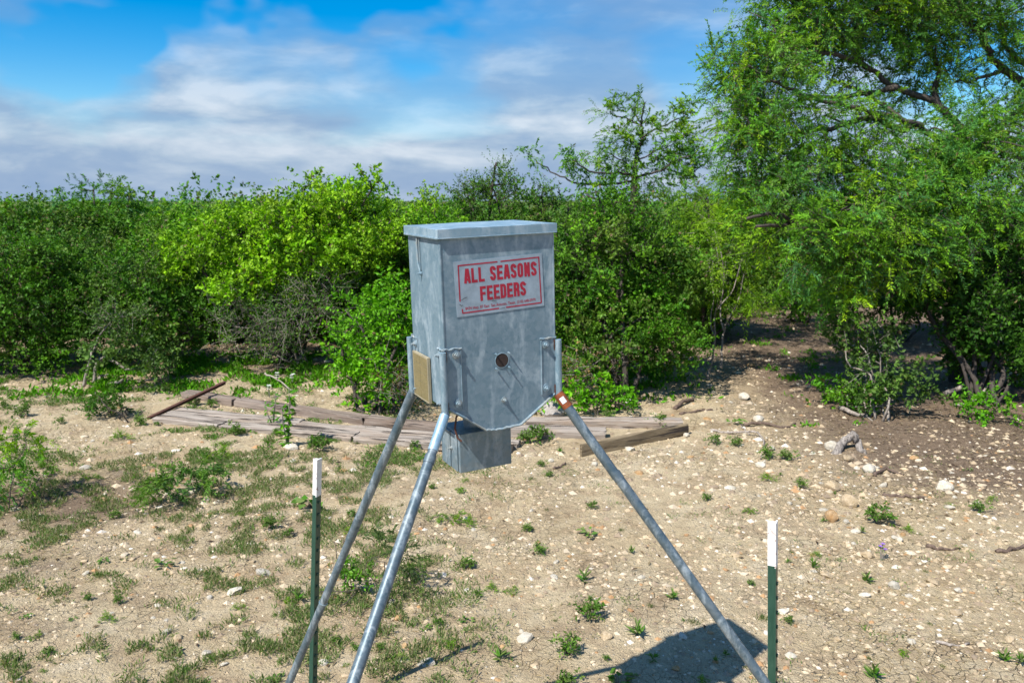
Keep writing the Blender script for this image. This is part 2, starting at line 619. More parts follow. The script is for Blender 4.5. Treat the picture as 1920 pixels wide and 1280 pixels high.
M_STONE = [stone_mat('pale_limestone', (0.54, 0.48, 0.37), (0.70, 0.65, 0.55), (0.38, 0.29, 0.18)),
           stone_mat('tan_limestone', (0.44, 0.33, 0.19), (0.60, 0.48, 0.33), (0.30, 0.20, 0.11)),
           stone_mat('orange_stone', (0.42, 0.24, 0.10), (0.58, 0.40, 0.22), (0.28, 0.15, 0.07)),
           stone_mat('grey_stone', (0.34, 0.30, 0.27), (0.52, 0.48, 0.44), (0.22, 0.19, 0.16))]

# ground
m, t, b, out = new_mat('sandy_ground')
geo = t.new('ShaderNodeNewGeometry')
P = geo.outputs['Position']
n_patch = t.noise(P, 0.55, 5, 0.6, 0.4)
n_med = t.noise(P, 3.2, 6, 0.65, 0.3)
n_small = t.noise(P, 14, 7, 0.75, 0.3)
n_fine = t.noise(P, 75, 5, 0.7)
att = t.new('ShaderNodeAttribute', attribute_name='soil')        # painted where the darker earth and leaf litter lie
sepa = t.new('ShaderNodeSeparateColor')
t.l.new(att.outputs['Color'], sepa.inputs[0])
sand = t.ramp(n_med, [(0.26, (0.27, 0.19, 0.105)), (0.38, (0.49, 0.375, 0.24)), (0.52, (0.63, 0.51, 0.325)), (0.75, (0.73, 0.62, 0.445))])
yel = t.ramp(n_patch, [(0.42, 0.0), (0.62, 1.0)])
sand = t.mix(t.math('MULTIPLY', yel, 0.35), sand, (0.50, 0.365, 0.20))
sand = t.mix(t.ramp(n_small, [(0.52, 0.0), (0.72, 0.58)]), sand, (0.28, 0.20, 0.125))
dark = t.ramp(n_small, [(0.3, (0.13, 0.094, 0.068)), (0.55, (0.26, 0.187, 0.126)), (0.75, (0.38, 0.30, 0.22))])
dm = t.math('ADD', sepa.outputs[0], t.math('MULTIPLY', t.math('SUBTRACT', n_med, 0.5), 1.1))
dm = t.math('ADD', dm, t.math('MULTIPLY', t.math('SUBTRACT', n_small, 0.5), 0.5))
dm = t.ramp(dm, [(0.30, 0.0), (0.72, 1.0)])
col = t.mix(dm, sand, dark)
green = t.ramp(t.math('ADD', sepa.outputs[1], t.math('MULTIPLY', t.math('SUBTRACT', n_med, 0.5), 0.8)), [(0.35, 0.0), (0.65, 1.0)])     # low growth closing over the soil beyond the clearing
col = t.mix(green, col, t.mix(n_small, (0.035, 0.075, 0.012), (0.10, 0.14, 0.03)))
vor = t.new('ShaderNodeTexVoronoi', feature='DISTANCE_TO_EDGE')
warp = t.new('ShaderNodeVectorMath', operation='ADD')
t.l.new(P, warp.inputs[0])
wn = t.new('ShaderNodeTexNoise')
t.l.new(P, wn.inputs['Vector'])
wn.inputs['Scale'].default_value = 14
wsc = t.new('ShaderNodeVectorMath', operation='SCALE')
t.l.new(wn.outputs['Color'], wsc.inputs[0])
wsc.inputs['Scale'].default_value = 0.06
t.l.new(wsc.outputs[0], warp.inputs[1])
t.l.new(warp.outputs[0], vor.inputs['Vector'])
vor.inputs['Scale'].default_value = 16
crk = t.ramp(vor.outputs['Distance'], [(0.0, 1.0), (0.035, 0.0)])
crk = t.math('MULTIPLY', crk, t.ramp(t.noise(P, 1.3, 3, 0.5), [(0.46, 0.0), (0.60, 1.0)]))
col = t.mix(t.math('MULTIPLY', crk, 0.6), col, (0.17, 0.12, 0.075))
# fine gravel too small to stand up on its own
v2 = t.new('ShaderNodeTexVoronoi')
t.l.new(P, v2.inputs['Vector'])
v2.inputs['Scale'].default_value = 42
sp2 = t.new('ShaderNodeSeparateColor')
t.l.new(v2.outputs['Color'], sp2.inputs[0])
peb = t.math('MULTIPLY', t.ramp(v2.outputs['Distance'], [(0.22, 1.0), (0.34, 0.0)]), t.ramp(sp2.outputs[0], [(0.74, 0.0), (0.78, 1.0)]))
col = t.mix(t.math('MULTIPLY', peb, 0.8), col, t.mix(sp2.outputs[1], (0.72, 0.66, 0.55), (0.50, 0.35, 0.19)))
col = t.mix(t.ramp(n_fine, [(0.5, 0.0), (0.8, 0.34)]), col, (0.24, 0.175, 0.11))
t.l.new(col, b.inputs['Base Color'])
b.inputs['Roughness'].default_value = 0.95
b.inputs['Specular IOR Level'].default_value = 0.15
h = t.math('ADD', t.math('MULTIPLY', n_small, 0.9), t.math('MULTIPLY', n_fine, 0.45))
h = t.math('SUBTRACT', h, t.math('MULTIPLY', crk, 0.5))
h = t.math('ADD', h, t.math('MULTIPLY', peb, 0.35))
bump(t, b, h, 1.0, 0.055)
M_GROUND = m

# ------------------------------------------------------------------ ground sheet
def grow(a, b, step, ratio, end):
    """coordinates from a to b by step, then growing steps up to end"""
    xs = list(np.arange(a, b, step))
    s = step
    while xs[-1] < end:
        s *= ratio
        xs.append(xs[-1] + s)
    return np.array(xs)


xr = grow(0, 5.0, 0.05, 1.10, 1500)
xs = np.concatenate([-xr[:0:-1], xr])
ys = grow(1.6, 6.0, 0.042, 1.04, 1600)
yb = grow(0, 0.5, 0.2, 1.4, 60)
ys = np.concatenate([1.6 - yb[:0:-1], ys])
GX, GY = np.meshgrid(xs, ys)
GZ = ground_z(GX, GY) * np.exp(-np.maximum(0, np.hypot(GX, GY) - 40) / 30)
ny, nx = GX.shape
idx = np.arange(nx * ny).reshape(ny, nx)
faces = np.stack([idx[:-1, :-1], idx[:-1, 1:], idx[1:, 1:], idx[1:, :-1]], -1).reshape(-1, 4)
gme = mesh_np('ground', np.stack([GX, GY, GZ], -1).reshape(-1, 3), [faces], True)


def soil_at(x, y):
    """how much dark earth and leaf litter covers the sand (0..1)"""
    x = np.asarray(x, float)
    y = np.asarray(y, float)
    s = np.zeros_like(x)
    s = np.maximum(s, np.clip((x - 1.6 - 0.0 * y) / 2.2, 0, 1) * np.clip((y - 4.4) / 2.2, 0, 1) * 1.0)
    s = np.maximum(s, np.clip((y - 8.6) / 2.0, 0, 1) * 0.6)
    for (px, py, rx, ry, a) in ((120, 935, 1.1, 0.75, 0.75), (30, 1060, 0.8, 0.35, 0.5), (1650, 700, 2.5, 2.0, 0.5), (520, 880, 0.7, 0.3, 0.35), (60, 1180, 0.3, 0.2, 0.45),
                                (1260, 1020, 0.6, 0.25, 0.28), (1390, 840, 1.2, 0.8, 0.30), (1050, 830, 0.8, 0.3, 0.25)):
        c = gnd(px, py)
        d = ((x - c[0]) / rx) ** 2 + ((y - c[1]) / ry) ** 2
        s = np.maximum(s, a * np.exp(-d))
    return s


ca = gme.color_attributes.new('soil', 'FLOAT_COLOR', 'POINT')
sv = soil_at(GX, GY).ravel()
ca.data.foreach_set('color', np.stack([sv, np.clip((GY.ravel() - 14.5) / 2.5, 0, 1), sv, np.ones_like(sv)], -1).astype(np.float32).ravel())
tag(link('ground', gme, M_GROUND), 'bare sandy limestone ground with cracks and scattered gravel', 'ground', kind='structure')

# ------------------------------------------------------------------ the feeder
LID_C = Vector((-0.1076, 2.618, 2.1256))
ROT = Matrix.Rotation(0.458, 4, 'Z') @ Matrix.Rotation(0.012, 4, 'X') @ Matrix.Rotation(-0.034, 4, 'Y')
ZB = 2.12                                           # lid top above the feeder's own base
feeder = empty('deer_feeder')
feeder.matrix_world = Matrix.Translation(LID_C) @ ROT @ Matrix.Translation((0, 0, -ZB))
tag(feeder, 'galvanised metal deer feeder on pipe legs with a red lettered sign', 'feeder')
FM = feeder.matrix_world.copy()
FI = FM.inverted()
BX, BY = 0.1935, 0.145                              # half width and half depth of the body


def L(x, y, z):
    return (x, y, ZB + z)


# lid: pressed sheet with a turned-down rim, slightly crowned
mb = MB()
hw, hd = 0.2035, 0.1545
nxs, nys = 12, 10
V, Fc = [], []
for j in range(nys + 1):
    for i in range(nxs + 1):
        u, v = i / nxs * 2 - 1, j / nys * 2 - 1
        zc = -0.0035 + 0.0045 * (1 - u * u) * (1 - v * v) + 0.0012 * math.sin(5 * u + 2 * v)
        V.append(L(u * (hw - 0.003), v * (hd - 0.003), zc))
for j in range(nys):
    for i in range(nxs):
        k = j * (nxs + 1) + i
        Fc.append((k, k + 1, k + nxs + 2, k + nxs + 1))
mb.add(V, Fc)
for (x0, x1, y0, y1) in ((-hw, hw, -hd, -hd + 0.003), (-hw, hw, hd - 0.003, hd), (-hw, -hw + 0.003, -hd + 0.003, hd - 0.003), (hw - 0.003, hw, -hd + 0.003, hd - 0.003)):
    mb.box(L(x0, y0, -0.031), L(x1, y1, -0.003), 0.0008)
lid = mb.build('lid', M_GALV_LID, feeder)
mb = MB()
mb.box(L(-hw - 0.002, -hd + 0.004, -0.0335), L(-hw + 0.004, hd - 0.004, -0.0275), 0.001)
mb.box(L(-hw + 0.001, -hd - 0.0015, -0.0325), L(hw - 0.001, -hd + 0.004, -0.0295), 0.0008)
mb.build('rim', M_BRACKET, lid)

# body: five-sided front and back, sloping hopper sides
poly = [(-BX, -0.008), (BX, -0.008), (BX, -0.562), (0.061, -0.649), (-0.061, -0.649), (-BX, -0.562)]
mb = MB().prism([(x, ZB + z) for x, z in poly], -BY, BY)
body = mb.build('hopper', M_GALV, feeder)
bv = body.modifiers.new('bevel', 'BEVEL')
bv.width = 0.0025
bv.segments = 2
bv.limit_method = 'ANGLE'
for lo_, hi_ in ((L(-BX - 0.0014, -BY - 0.0020, -0.40), L(-BX + 0.0022, -BY + 0.010, -0.034)), (L(BX - 0.003, -BY - 0.0020, -0.39), L(BX + 0.0012, -BY + 0.010, -0.034))):
    MB().box(lo_, hi_).build('corner_seam', M_GALV, body)
# bent lip along the lower edge of the front
mb = MB()
edge = [(-BX + 0.006, -0.557), (-0.063, -0.647), (-0.03, -0.6512), (0.03, -0.650), (0.063, -0.647), (BX - 0.004, -0.562)]
rng = random.Random(4)
pts = []
for (x0, z0), (x1, z1) in zip(edge, edge[1:]):
    for k in range(6):
        f_ = k / 6
        pts.append(L(x0 + (x1 - x0) * f_, -BY - 0.003 + rng.uniform(-0.001, 0.001), z0 + (z1 - z0) * f_ + rng.uniform(-0.0015, 0.0012)))
pts.append(L(edge[-1][0], -BY - 0.003, edge[-1][1]))
mb.tube(pts, 0.0042, 6)
mb.build('bottom_lip', M_WELD, body, True)

# corner brackets
def bolt(parent, x, y, z, axis, r=0.0075, mat=None, washer=True):
    mb = MB()
    n = {'front': Vector((0, -1, 0)), 'left': Vector((-1, 0, 0)), 'right': Vector((1, 0, 0)), 'back': Vector((0, 1, 0))}[axis]
    c = Vector(L(x, y, z))
    if washer:
        mb.tube([c, c + n * 0.003], r * 1.55, 12)
    mb.tube([c + n * 0.003, c + n * 0.009], [r, r * 0.95], 6)
    mb.tube([c + n * 0.009, c + n * 0.016], r * 0.5, 8)
    return mb.build('bolt', mat or M_WELD, parent, True)


def corner(sx, sy, ztop, zbot, top_drop=0.0):
    br = empty('corner_bracket')
    br.parent = feeder
    e = 0.0035
    # two plates round the corner
    mb = MB()
    fx0, fx1 = sorted((sx * (BX + e), sx * (BX - 0.052)))
    fy0, fy1 = sorted((sy * BY, sy * (BY + e)))
    mb.box(L(fx0, fy0, zbot), L(fx1, fy1, ztop), 0.0009)
    sx0, sx1 = sorted((sx * BX, sx * (BX + e * 0.9)))
    sy0, sy1 = sorted((sy * (BY - 0.001), sy * (BY - 0.050)))
    mb.box(L(sx0, sy0, zbot), L(sx1, sy1, ztop - 0.002), 0.0009)
    pl_ = mb.build('plate', M_GALV, br)
    mb = MB()
    # raised ribs at the plate's free edge
    xr_ = sx * (BX - 0.052)
    mb.box(L(xr_ - 0.0016, min(fy0, fy1) - (0.0025 if sy < 0 else 0), zbot), L(xr_ + 0.0016, max(fy0, fy1) + (0.0025 if sy > 0 else 0), ztop - 0.004), 0.0006)
    mb.build('edge', M_GALV, pl_)
    # pipe welded to the outside of the corner
    cx_, cy_ = sx * (BX + 0.009), sy * (BY + 0.007)
    mb = MB()
    mb.tube([L(cx_, cy_, ztop - 0.006), L(cx_, cy_, (ztop + zbot) / 2), L(cx_, cy_, zbot - 0.012)], 0.0112, 12)
    mb.build('corner_tube', M_BRACKET, br, True)
    # weld beads, rusted
    for za, zb in ((ztop - 0.004, ztop - 0.04), (zbot + 0.03, zbot - 0.006)):
        mb = MB()
        px_ = [L(sx * (BX - 0.0028), sy * (BY + 0.0045), za + (zb - za) * k / 5) for k in range(6)]
        mb.tube(px_, [0.0022, 0.0036, 0.0028, 0.0038, 0.003, 0.002], 6)
        mb.build('weld', M_RUST_DARK, br, True)
    # caulk on the upper edge
    rr = random.Random(int(sx * 3 + sy * 7 + 50))
    mb = MB()
    pp = [L(sx * (BX + 0.004) - sx * 0.060 * k / 7, sy * (BY + 0.0035), ztop + rr.uniform(-0.002, 0.0025) + 0.001) for k in range(8)]
    mb.tube(pp, [0.002 + rr.random() * 0.0025 for _ in pp], 6)
    pp = [L(sx * (BX + 0.0035), sy * (BY + 0.002) - sy * 0.05 * k / 6, ztop - 0.002 + rr.uniform(-0.002, 0.0025)) for k in range(7)]
    mb.tube(pp, [0.002 + rr.random() * 0.0022 for _ in pp], 6)
    mb.build('caulk', M_WELD, br, True)
    fr = 'front' if sy < 0 else 'back'
    sd = 'left' if sx < 0 else 'right'
    for dz in (ztop - 0.018, zbot + 0.022):
        bolt(br, sx * (BX - 0.037), sy * (BY + e), dz, fr, 0.0085)
        bolt(br, sx * (BX + e * 0.9), sy * (BY - 0.036), dz - 0.004, sd, 0.007)
    return Vector(L(cx_, cy_, zbot - 0.006))


tops = {}
tops['FL'] = corner(-1, -1, -0.371, -0.566)
tops['FR'] = corner(1, -1, -0.374, -0.560)
tops['BL'] = corner(-1, 1, -0.372, -0.566)
corner(1, 1, -0.372, -0.562)

# legs
feet = {'FL': Vector((-0.770, 0.845, 0)), 'FR': Vector((1.335, 2.194, 0)), 'BL': Vector((-1.032, 2.909, 0))}
for k, foot in feet.items():
    foot.z = float(ground_z(foot.x, foot.y)) - 0.03
    a_ = tops[k]
    b_ = FI @ foot
    d_ = (b_ - a_)
    ln_ = d_.length
    d_.normalize()
    mb = MB()
    bend = a_ + Vector((0, 0, 0.02))
    joint = {'FL': 0.16, 'FR': 0.33, 'BL': 0.62}[k]
    r_up, r_lo = 0.0145, 0.0165
    p_j = a_ + d_ * joint
    if k == 'BL':
        mb.tube([a_ - d_ * 0.005, p_j], r_lo * 0.98, 16)
        mb.tube([p_j - d_ * 0.002, b_], r_lo * 0.9, 16)
    else:
        sag = Vector((0, 0, -0.004)) if k == 'FR' else Vector((0, 0, 0))
        mb.tube([a_ - d_ * 0.004, a_ + d_ * joint * 0.5 + sag, p_j + sag], r_up if k == 'FL' else 0.0165, 16)
        mb.tube([p_j - d_ * 0.012, p_j + d_ * 0.03, b_], [r_lo * 0.93, r_lo, r_lo], 16)
    leg = mb.build('leg', M_PIPE, feeder, True)
    if k == 'FL':
        leg['label'] = 'front leg with a bright scuffed silver upper end'
        mb = MB()
        mb.tube([a_ + d_ * 0.006, a_ + d_ * 0.05, a_ + d_ * 0.13], [0.0157, 0.0162, 0.0159], 16)
        mb.build('silver_wrap', M_PIPE_TAPE, leg, True)
    if k == 'FR':
        leg['label'] = 'right leg with rusty upper end and white sticker'
        mb = MB()
        mb.tube([a_ - d_ * 0.004, a_ + d_ * 0.02, a_ + d_ * 0.052], [0.0172, 0.0175, 0.0171], 16)
        mb.build('rusty_sleeve', M_RUST, leg, True)
        u_ = d_.cross(Vector((0, 1, 0))).normalized()
        to_cam = (FI @ Vector((0, 0, CAM_H)) - a_).normalized()
        n_ = (to_cam - d_ * to_cam.dot(d_)).normalized()
        s_ = d_.cross(n_).normalized()
        mb = MB()
        V, Fc = [], []
        for i in range(5):
            an = R(-28 + 14 * i)
            for j in range(2):
                V.append(tuple(a_ + d_ * (0.012 + 0.022 * j) + (n_ * math.cos(an) + s_ * math.sin(an)) * 0.0181))
        Fc = [(2 * i, 2 * i + 1, 2 * i + 3, 2 * i + 2) for i in range(4)]
        mb.add(V, Fc)
        mb.build('sticker', M_STICKER, leg)
    mb = MB()
    mb.tube([p_j - d_ * 0.014, p_j + d_ * 0.014], (r_lo + 0.0012) if k != 'BL' else r_lo + 0.0006, 16)
    mb.build('coupling', M_PIPE, leg, True)
    if k == 'BL':
        mb = MB()
        q_ = a_ + d_ * 0.93
        mb.tube([q_ - d_ * 0.0018, q_ + d_ * 0.0018], 0.0172, 16)
        mb.build('wire_band', M_BRACKET, leg, True)

# sign
sign = MB()
tl, tr_, br_, bl_ = (-0.1525, -0.1032), (0.1505, -0.0955), (0.1565, -0.2645), (-0.1475, -0.2735)
yS = -BY - 0.0016
sign.prism([(p[0], ZB + p[1]) for p in (tl, tr_, br_, bl_)], yS, -BY + 0.0005)
sign_o = sign.build('sign', M_SIGN, feeder)
sign_o['label'] = 'pale metal sign with red block letters and red border'


def sp(u, v):
    """sign coordinates 0..1 across, 0..1 down -> local x, z"""
    x = (tl[0] * (1 - u) + tr_[0] * u) * (1 - v) + (bl_[0] * (1 - u) + br_[0] * u) * v
    z = (tl[1] * (1 - u) + tr_[1] * u) * (1 - v) + (bl_[1] * (1 - u) + br_[1] * u) * v
    return x, z


AR = 0.303 / 0.170                                  # sign width over height


def ribbon(mb, pts, wd, y, conv, closed=False):
    """flat stroke through pts (in sign units where 1 = sign height)"""
    P = [Vector((p[0], p[1])) for p in pts]
    n = len(P)
    Lf, Rt = [], []
    for i in range(n):
        if closed:
            d0, d1 = (P[i] - P[i - 1]).normalized(), (P[(i + 1) % n] - P[i]).normalized()
        else:
            d0 = (P[i] - P[i - 1]).normalized() if i > 0 else (P[1] - P[0]).normalized()
            d1 = (P[i + 1] - P[i]).normalized() if i < n - 1 else d0
        n0, n1 = Vector((-d0.y, d0.x)), Vector((-d1.y, d1.x))
        mt = (n0 + n1)
        mt = mt / max(0.35, mt.length) if mt.length > 1e-6 else n0
        k = 1 / max(0.5, mt.dot(n0))
        Lf.append(P[i] + mt * wd / 2 * k)
        Rt.append(P[i] - mt * wd / 2 * k)
    V = []
    for a, c in zip(Lf, Rt):
        for q in (a, c):
            x, z = conv(q.x / AR, q.y)
            V.append((x, y, ZB + z))
    F_ = [(2 * i, 2 * i + 2, 2 * i + 3, 2 * i + 1) for i in range(n - 1)]
    if closed:
        F_.append((2 * n - 2, 0, 1, 2 * n - 1))
    mb.add(V, F_)


def arc(cx, cy, rx, ry, a0, a1, n=10):
    return [(cx + rx * math.cos(R(a0 + (a1 - a0) * i / n)), cy + ry * math.sin(R(a0 + (a1 - a0) * i / n))) for i in range(n + 1)]


def glyph(ch, x, y, wd, ht, s):
    """strokes of one condensed block letter; x,y = upper left corner, y grows downwards"""
    h = s / 2
    x0, x1, y0, y1 = x + h, x + wd - h, y + h, y + ht - h
    xm, ym = x + wd / 2, y + ht / 2
    rx = (x1 - x0) / 2
    ry = rx * 1.05
    if ch == 'A':
        return [[(x0 - h * 0.35, y + ht), (xm - h * 0.35, y)], [(xm + h * 0.35, y), (x1 + h * 0.35, y + ht)], [(x + wd * 0.24, y + ht * 0.74), (x + wd * 0.76, y + ht * 0.74)]]
    if ch == 'L':
        return [[(x0, y), (x0, y + ht)], [(x, y1), (x + wd, y1)]]
    if ch == 'E':
        return [[(x0, y), (x0, y + ht)], [(x, y0), (x + wd, y0)], [(x, ym), (x + wd * 0.92, ym)], [(x, y1), (x + wd, y1)]]
    if ch == 'F':
        return [[(x0, y), (x0, y + ht)], [(x, y0), (x + wd, y0)], [(x, ym), (x + wd * 0.9, ym)]]
    if ch == 'N':
        return [[(x0, y), (x0, y + ht)], [(x1, y), (x1, y + ht)], [(x0 - h * 0.2, y), (x1 + h * 0.2, y + ht)]]
    if ch == 'O':
        return [arc(xm, y0 + ry, rx, ry, 180, 360) + arc(xm, y1 - ry, rx, ry, 0, 180) + [(x0, y0 + ry)]]
    if ch == 'D':
        return [[(x0, y), (x0, y + ht)], [(x0, y0), (xm, y0)] + arc(xm, y0 + ry, rx, ry, -80, 0, 6) + arc(xm, y1 - ry, rx, ry, 0, 80, 6) + [(xm, y1), (x0, y1)]]
    if ch == 'R':
        return [[(x0, y), (x0, y + ht)], [(x0, y0), (xm, y0)] + arc(xm, y0 + ry, rx, ry, -80, 0, 6) + [(x1, ym - ry * 0.8)] + arc(xm, ym - ry * 0.8, rx, ry * 0.8, 10, 80, 5) + [(xm, ym), (x0, ym)], [(xm, ym), (x1, ym + ht * 0.12), (x1, y + ht)]]
    if ch == 'S':
        top = [(x1, y0 + ry + ht * 0.07), (x1, y0 + ry)] + arc(xm, y0 + ry, rx, ry, 0, -180, 10)
        mid = [(x0, y0 + ry + ht * 0.06), (x0 + rx * 0.35, ym - ht * 0.05), (x1 - rx * 0.35, ym + ht * 0.07), (x1, y1 - ry - ht * 0.05)]
        return [top + mid + arc(xm, y1 - ry, rx, ry, 0, 180, 10) + [(x0, y1 - ry - ht * 0.07)]]
    return []


mb = MB()
HT, WD, ST = 0.265, 0.118, 0.050


def word(txt, x, y, adv, gap):
    for ch in txt:
        if ch == ' ':
            x += gap
            continue
        for k, st_ in enumerate(glyph(ch, x, y, WD, HT, ST)):
            ribbon(mb, st_, ST, yS - 0.0004 - 0.00012 * k, sp)
        x += adv
    return x


word('ALL SEASONS', 0.187, 0.142, 0.1400, 0.089)
word('FEEDERS', 0.477, 0.490, 0.1360, 0.08)
mb.build('lettering', M_RED, sign_o)
mb = MB()
bw = 0.024
for st_ in ([(0.085, 0.075), (0.86, 0.075)], [(0.92, 0.075), (AR - 0.07, 0.07)], [(AR - 0.07, 0.062), (AR - 0.062, 0.935)], [(AR - 0.06, 0.935), (0.98, 0.935)], [(0.84, 0.935), (0.12, 0.935)],
            [(0.085, 0.065), (0.075, 0.72)], [(0.108, 0.86), (0.115, 0.945)]):
    ribbon(mb, st_, bw, yS - 0.0005, sp)
mb.build('border', M_RED, sign_o)
# worn and scratched spots
for st_ in ([(0.10, 0.70), (0.16, 0.67), (0.22, 0.655)], [(0.06, 0.77), (0.10, 0.80), (0.13, 0.79)], [(0.72, 0.72), (0.74, 0.76)], [(0.78, 0.735), (0.86, 0.72)], [(0.70, 0.78), (0.80, 0.80)], [(0.86, 0.945), (0.96, 0.94)]):
    mb = MB()
    ribbon(mb, st_, 0.011, yS - 0.0012, sp)
    mb.build('scratch', M_SCRATCH, sign_o)
cu = bpy.data.curves.new('address_line', 'FONT')
cu.body = '8434 Hwy. 87 East  San Antonio, Texas  (210) 648-0979'
cu.size = 0.0128
cu.offset = 0.00018
cu.space_character = 1.04
cu.materials.append(M_RED)
tmp_o = link('address_line', cu)
bpy.context.view_layer.update()
me_ = bpy.data.meshes.new_from_object(tmp_o.evaluated_get(bpy.context.evaluated_depsgraph_get()))
bpy.data.objects.remove(tmp_o)
tx_o = link('address_line', me_, M_RED, sign_o)
x_, z_ = sp(0.095, 0.885)
tx_o.location = (x_, yS - 0.0005, ZB + z_)
tx_o.rotation_euler = (math.pi / 2, -R(1.6), 0)
tx_o.scale = (0.80, 1.0, 1.0)

# round port with four screws, single bolt under it
port = empty('inspection_port')
port.parent = feeder
c = Vector(L(0, -BY - 0.0005, -0.4265))
mb = MB()
nseg = 28
V, Fc = [], []
for i in range(nseg):
    an = 2 * math.pi * i / nseg
    for r_, y_ in ((0.0225, -0.0015), (0.0245, -0.0015), (0.0250, 0.0)):
        V.append((c.x + r_ * math.cos(an), c.y + y_, c.z + r_ * math.sin(an)))
for i in range(nseg):
    j = (i + 1) % nseg
    Fc += [(3 * i, 3 * i + 1, 3 * j + 1, 3 * j), (3 * i + 1, 3 * i + 2, 3 * j + 2, 3 * j + 1)]
mb.add(V, Fc)
mb.build('rim', M_BRACKET, port, True)
mb = MB()
mb.tube([c + Vector((0, -0.0006, 0)), c + Vector((0, 0.0003, 0))], 0.0228, 28)
mb.build('opening', M_DARK, port)
for sx in (-1, 1):
    for sz in (-1, 1):
        b_ = bolt(port, sx * 0.0225, -BY, -0.4265 + sz * 0.0235, 'front', 0.0036, M_BRACKET, False)
        b_.name = 'screw'
bolt(feeder, 0.004, -BY, -0.557, 'front', 0.006)

# latch rod on the left side
mb = MB()
mb.tube([L(-BX - 0.004, 0.047, -0.030), L(-BX - 0.006, 0.044, -0.06), L(-BX - 0.006, 0.040, -0.12), L(-BX - 0.004, 0.030, -0.142), L(-BX - 0.004, 0.027, -0.150)], [0.003, 0.0034, 0.0034, 0.003, 0.003], 8)
mb.tube([L(-BX - 0.004, 0.030, -0.034), L(-BX - 0.004, 0.029, -0.08), L(-BX - 0.004, 0.027, -0.146)], 0.0016, 6)
lr = mb.build('latch_rod', M_WELD, feeder, True)
b_ = bolt(lr, -BX - 0.001, 0.027, -0.151, 'left', 0.004)
b_.name = 'screw'

# solar panel, leaning on the left side
sol = empty('solar_panel')
sol.parent = feeder
x0 = -BX - 0.003


def SL(y, z, out):
    return (x0 - out * 0.7, y, ZB + z)


mb = MB()
y0, y1, z0, z1 = -0.022, 0.120, -0.570, -0.418
V = [SL(y0, z0, 0), SL(y1, z0, 0), SL(y1, z1, 0), SL(y0, z1, 0), SL(y0, z0, 0.014), SL(y1, z0, 0.014), SL(y1, z1, 0.014), SL(y0, z1, 0.014)]
mb.add(V, [(0, 1, 2, 3), (4, 5, 6, 7), (0, 1, 5, 4), (1, 2, 6, 5), (2, 3, 7, 6), (3, 0, 4, 7)])
mb.build('frame', M_SOLAR_FRAME, sol)
for i in range(2):
    for j in range(5):
        ya, yb_ = y0 + 0.006 + i * 0.0655, y0 + 0.006 + i * 0.0655 + 0.0635
        za, zb = z0 + 0.006 + j * 0.0285, z0 + 0.006 + j * 0.0285 + 0.0270
        mb = MB()
        V = [SL(ya, za, 0.013), SL(yb_, za, 0.013), SL(yb_, zb, 0.013), SL(ya, zb, 0.013), SL(ya, za, 0.0152), SL(yb_, za, 0.0152), SL(yb_, zb, 0.0152), SL(ya, zb, 0.0152)]
        mb.add(V, [(0, 1, 2, 3), (4, 5, 6, 7), (0, 1, 5, 4), (1, 2, 6, 5), (2, 3, 7, 6), (3, 0, 4, 7)])
        mb.build('cell', M_SOLAR, sol)
mb = MB()
mb.box(L(-BX - 0.0028, -0.016, -0.56), L(-BX - 0.0005, 0.115, -0.43))
mb.build('backing', M_DARK, sol)

# control box under the hopper
cb = empty('control_box')
cb.parent = feeder
cx0, cx1, cy0, cy1, cz0, cz1 = -0.106, 0.086, -0.02, 0.130, -0.828, -0.692
mb = MB()
mb.box(L(cx0, cy0, cz0), L(cx1, cy1, cz1), 0.002)
mb.build('case', M_GALV_BOX, cb)
mb = MB()
mb.box(L(cx0 - 0.005, cy0 + 0.014, cz0 + 0.002), L(cx0 - 0.0005, cy0 + 0.066, cz1 - 0.006), 0.0012)
dr = mb.build('door', M_GALV_BOX, cb)
mb = MB()
mb.box(L(cx0 - 0.009, cy0 + 0.068, cz0 + 0.004), L(cx0 - 0.0005, cy1 - 0.006, cz1 - 0.004), 0.0015)
mb.build('door', M_GALV_BOX, cb)
b_ = bolt(dr, cx0 - 0.005, cy0 + 0.058, cz0 + 0.075, 'left', 0.004)
b_.name = 'latch'
mb = MB()
mb.tube([L(-0.035, 0.04, -0.64), L(-0.03, 0.045, -0.70)], 0.03, 14)
mb.build('neck', M_GALV_BOX, cb, True)
mb = MB()
mb.tube([L(cx0 + 0.012, cy0 - 0.002, cz1 + 0.10), L(cx0 - 0.006, cy0 + 0.004, cz1 + 0.06), L(cx0 - 0.010, cy0 + 0.010, cz1 + 0.02), L(cx0 - 0.004, cy0 + 0.004, cz1 - 0.012), L(cx0 + 0.006, cy0 - 0.006, cz1 - 0.022)], 0.0035, 8)
mb.build('hook', M_RUST_DARK, cb, True)
mb = MB()
mb.add([L(0.150, -0.02, -0.592), L(0.172, -0.02, -0.592), L(0.186, -0.03, -0.668), L(0.164, -0.03, -0.662), L(0.150, -0.016, -0.592), L(0.172, -0.016, -0.592), L(0.186, -0.026, -0.668), L(0.164, -0.026, -0.662)],
       [(0, 1, 2, 3), (4, 5, 6, 7), (0, 1, 5, 4), (1, 2, 6, 5), (2, 3, 7, 6), (3, 0, 4, 7)])
mb.build('strap_end', M_TAN, feeder)

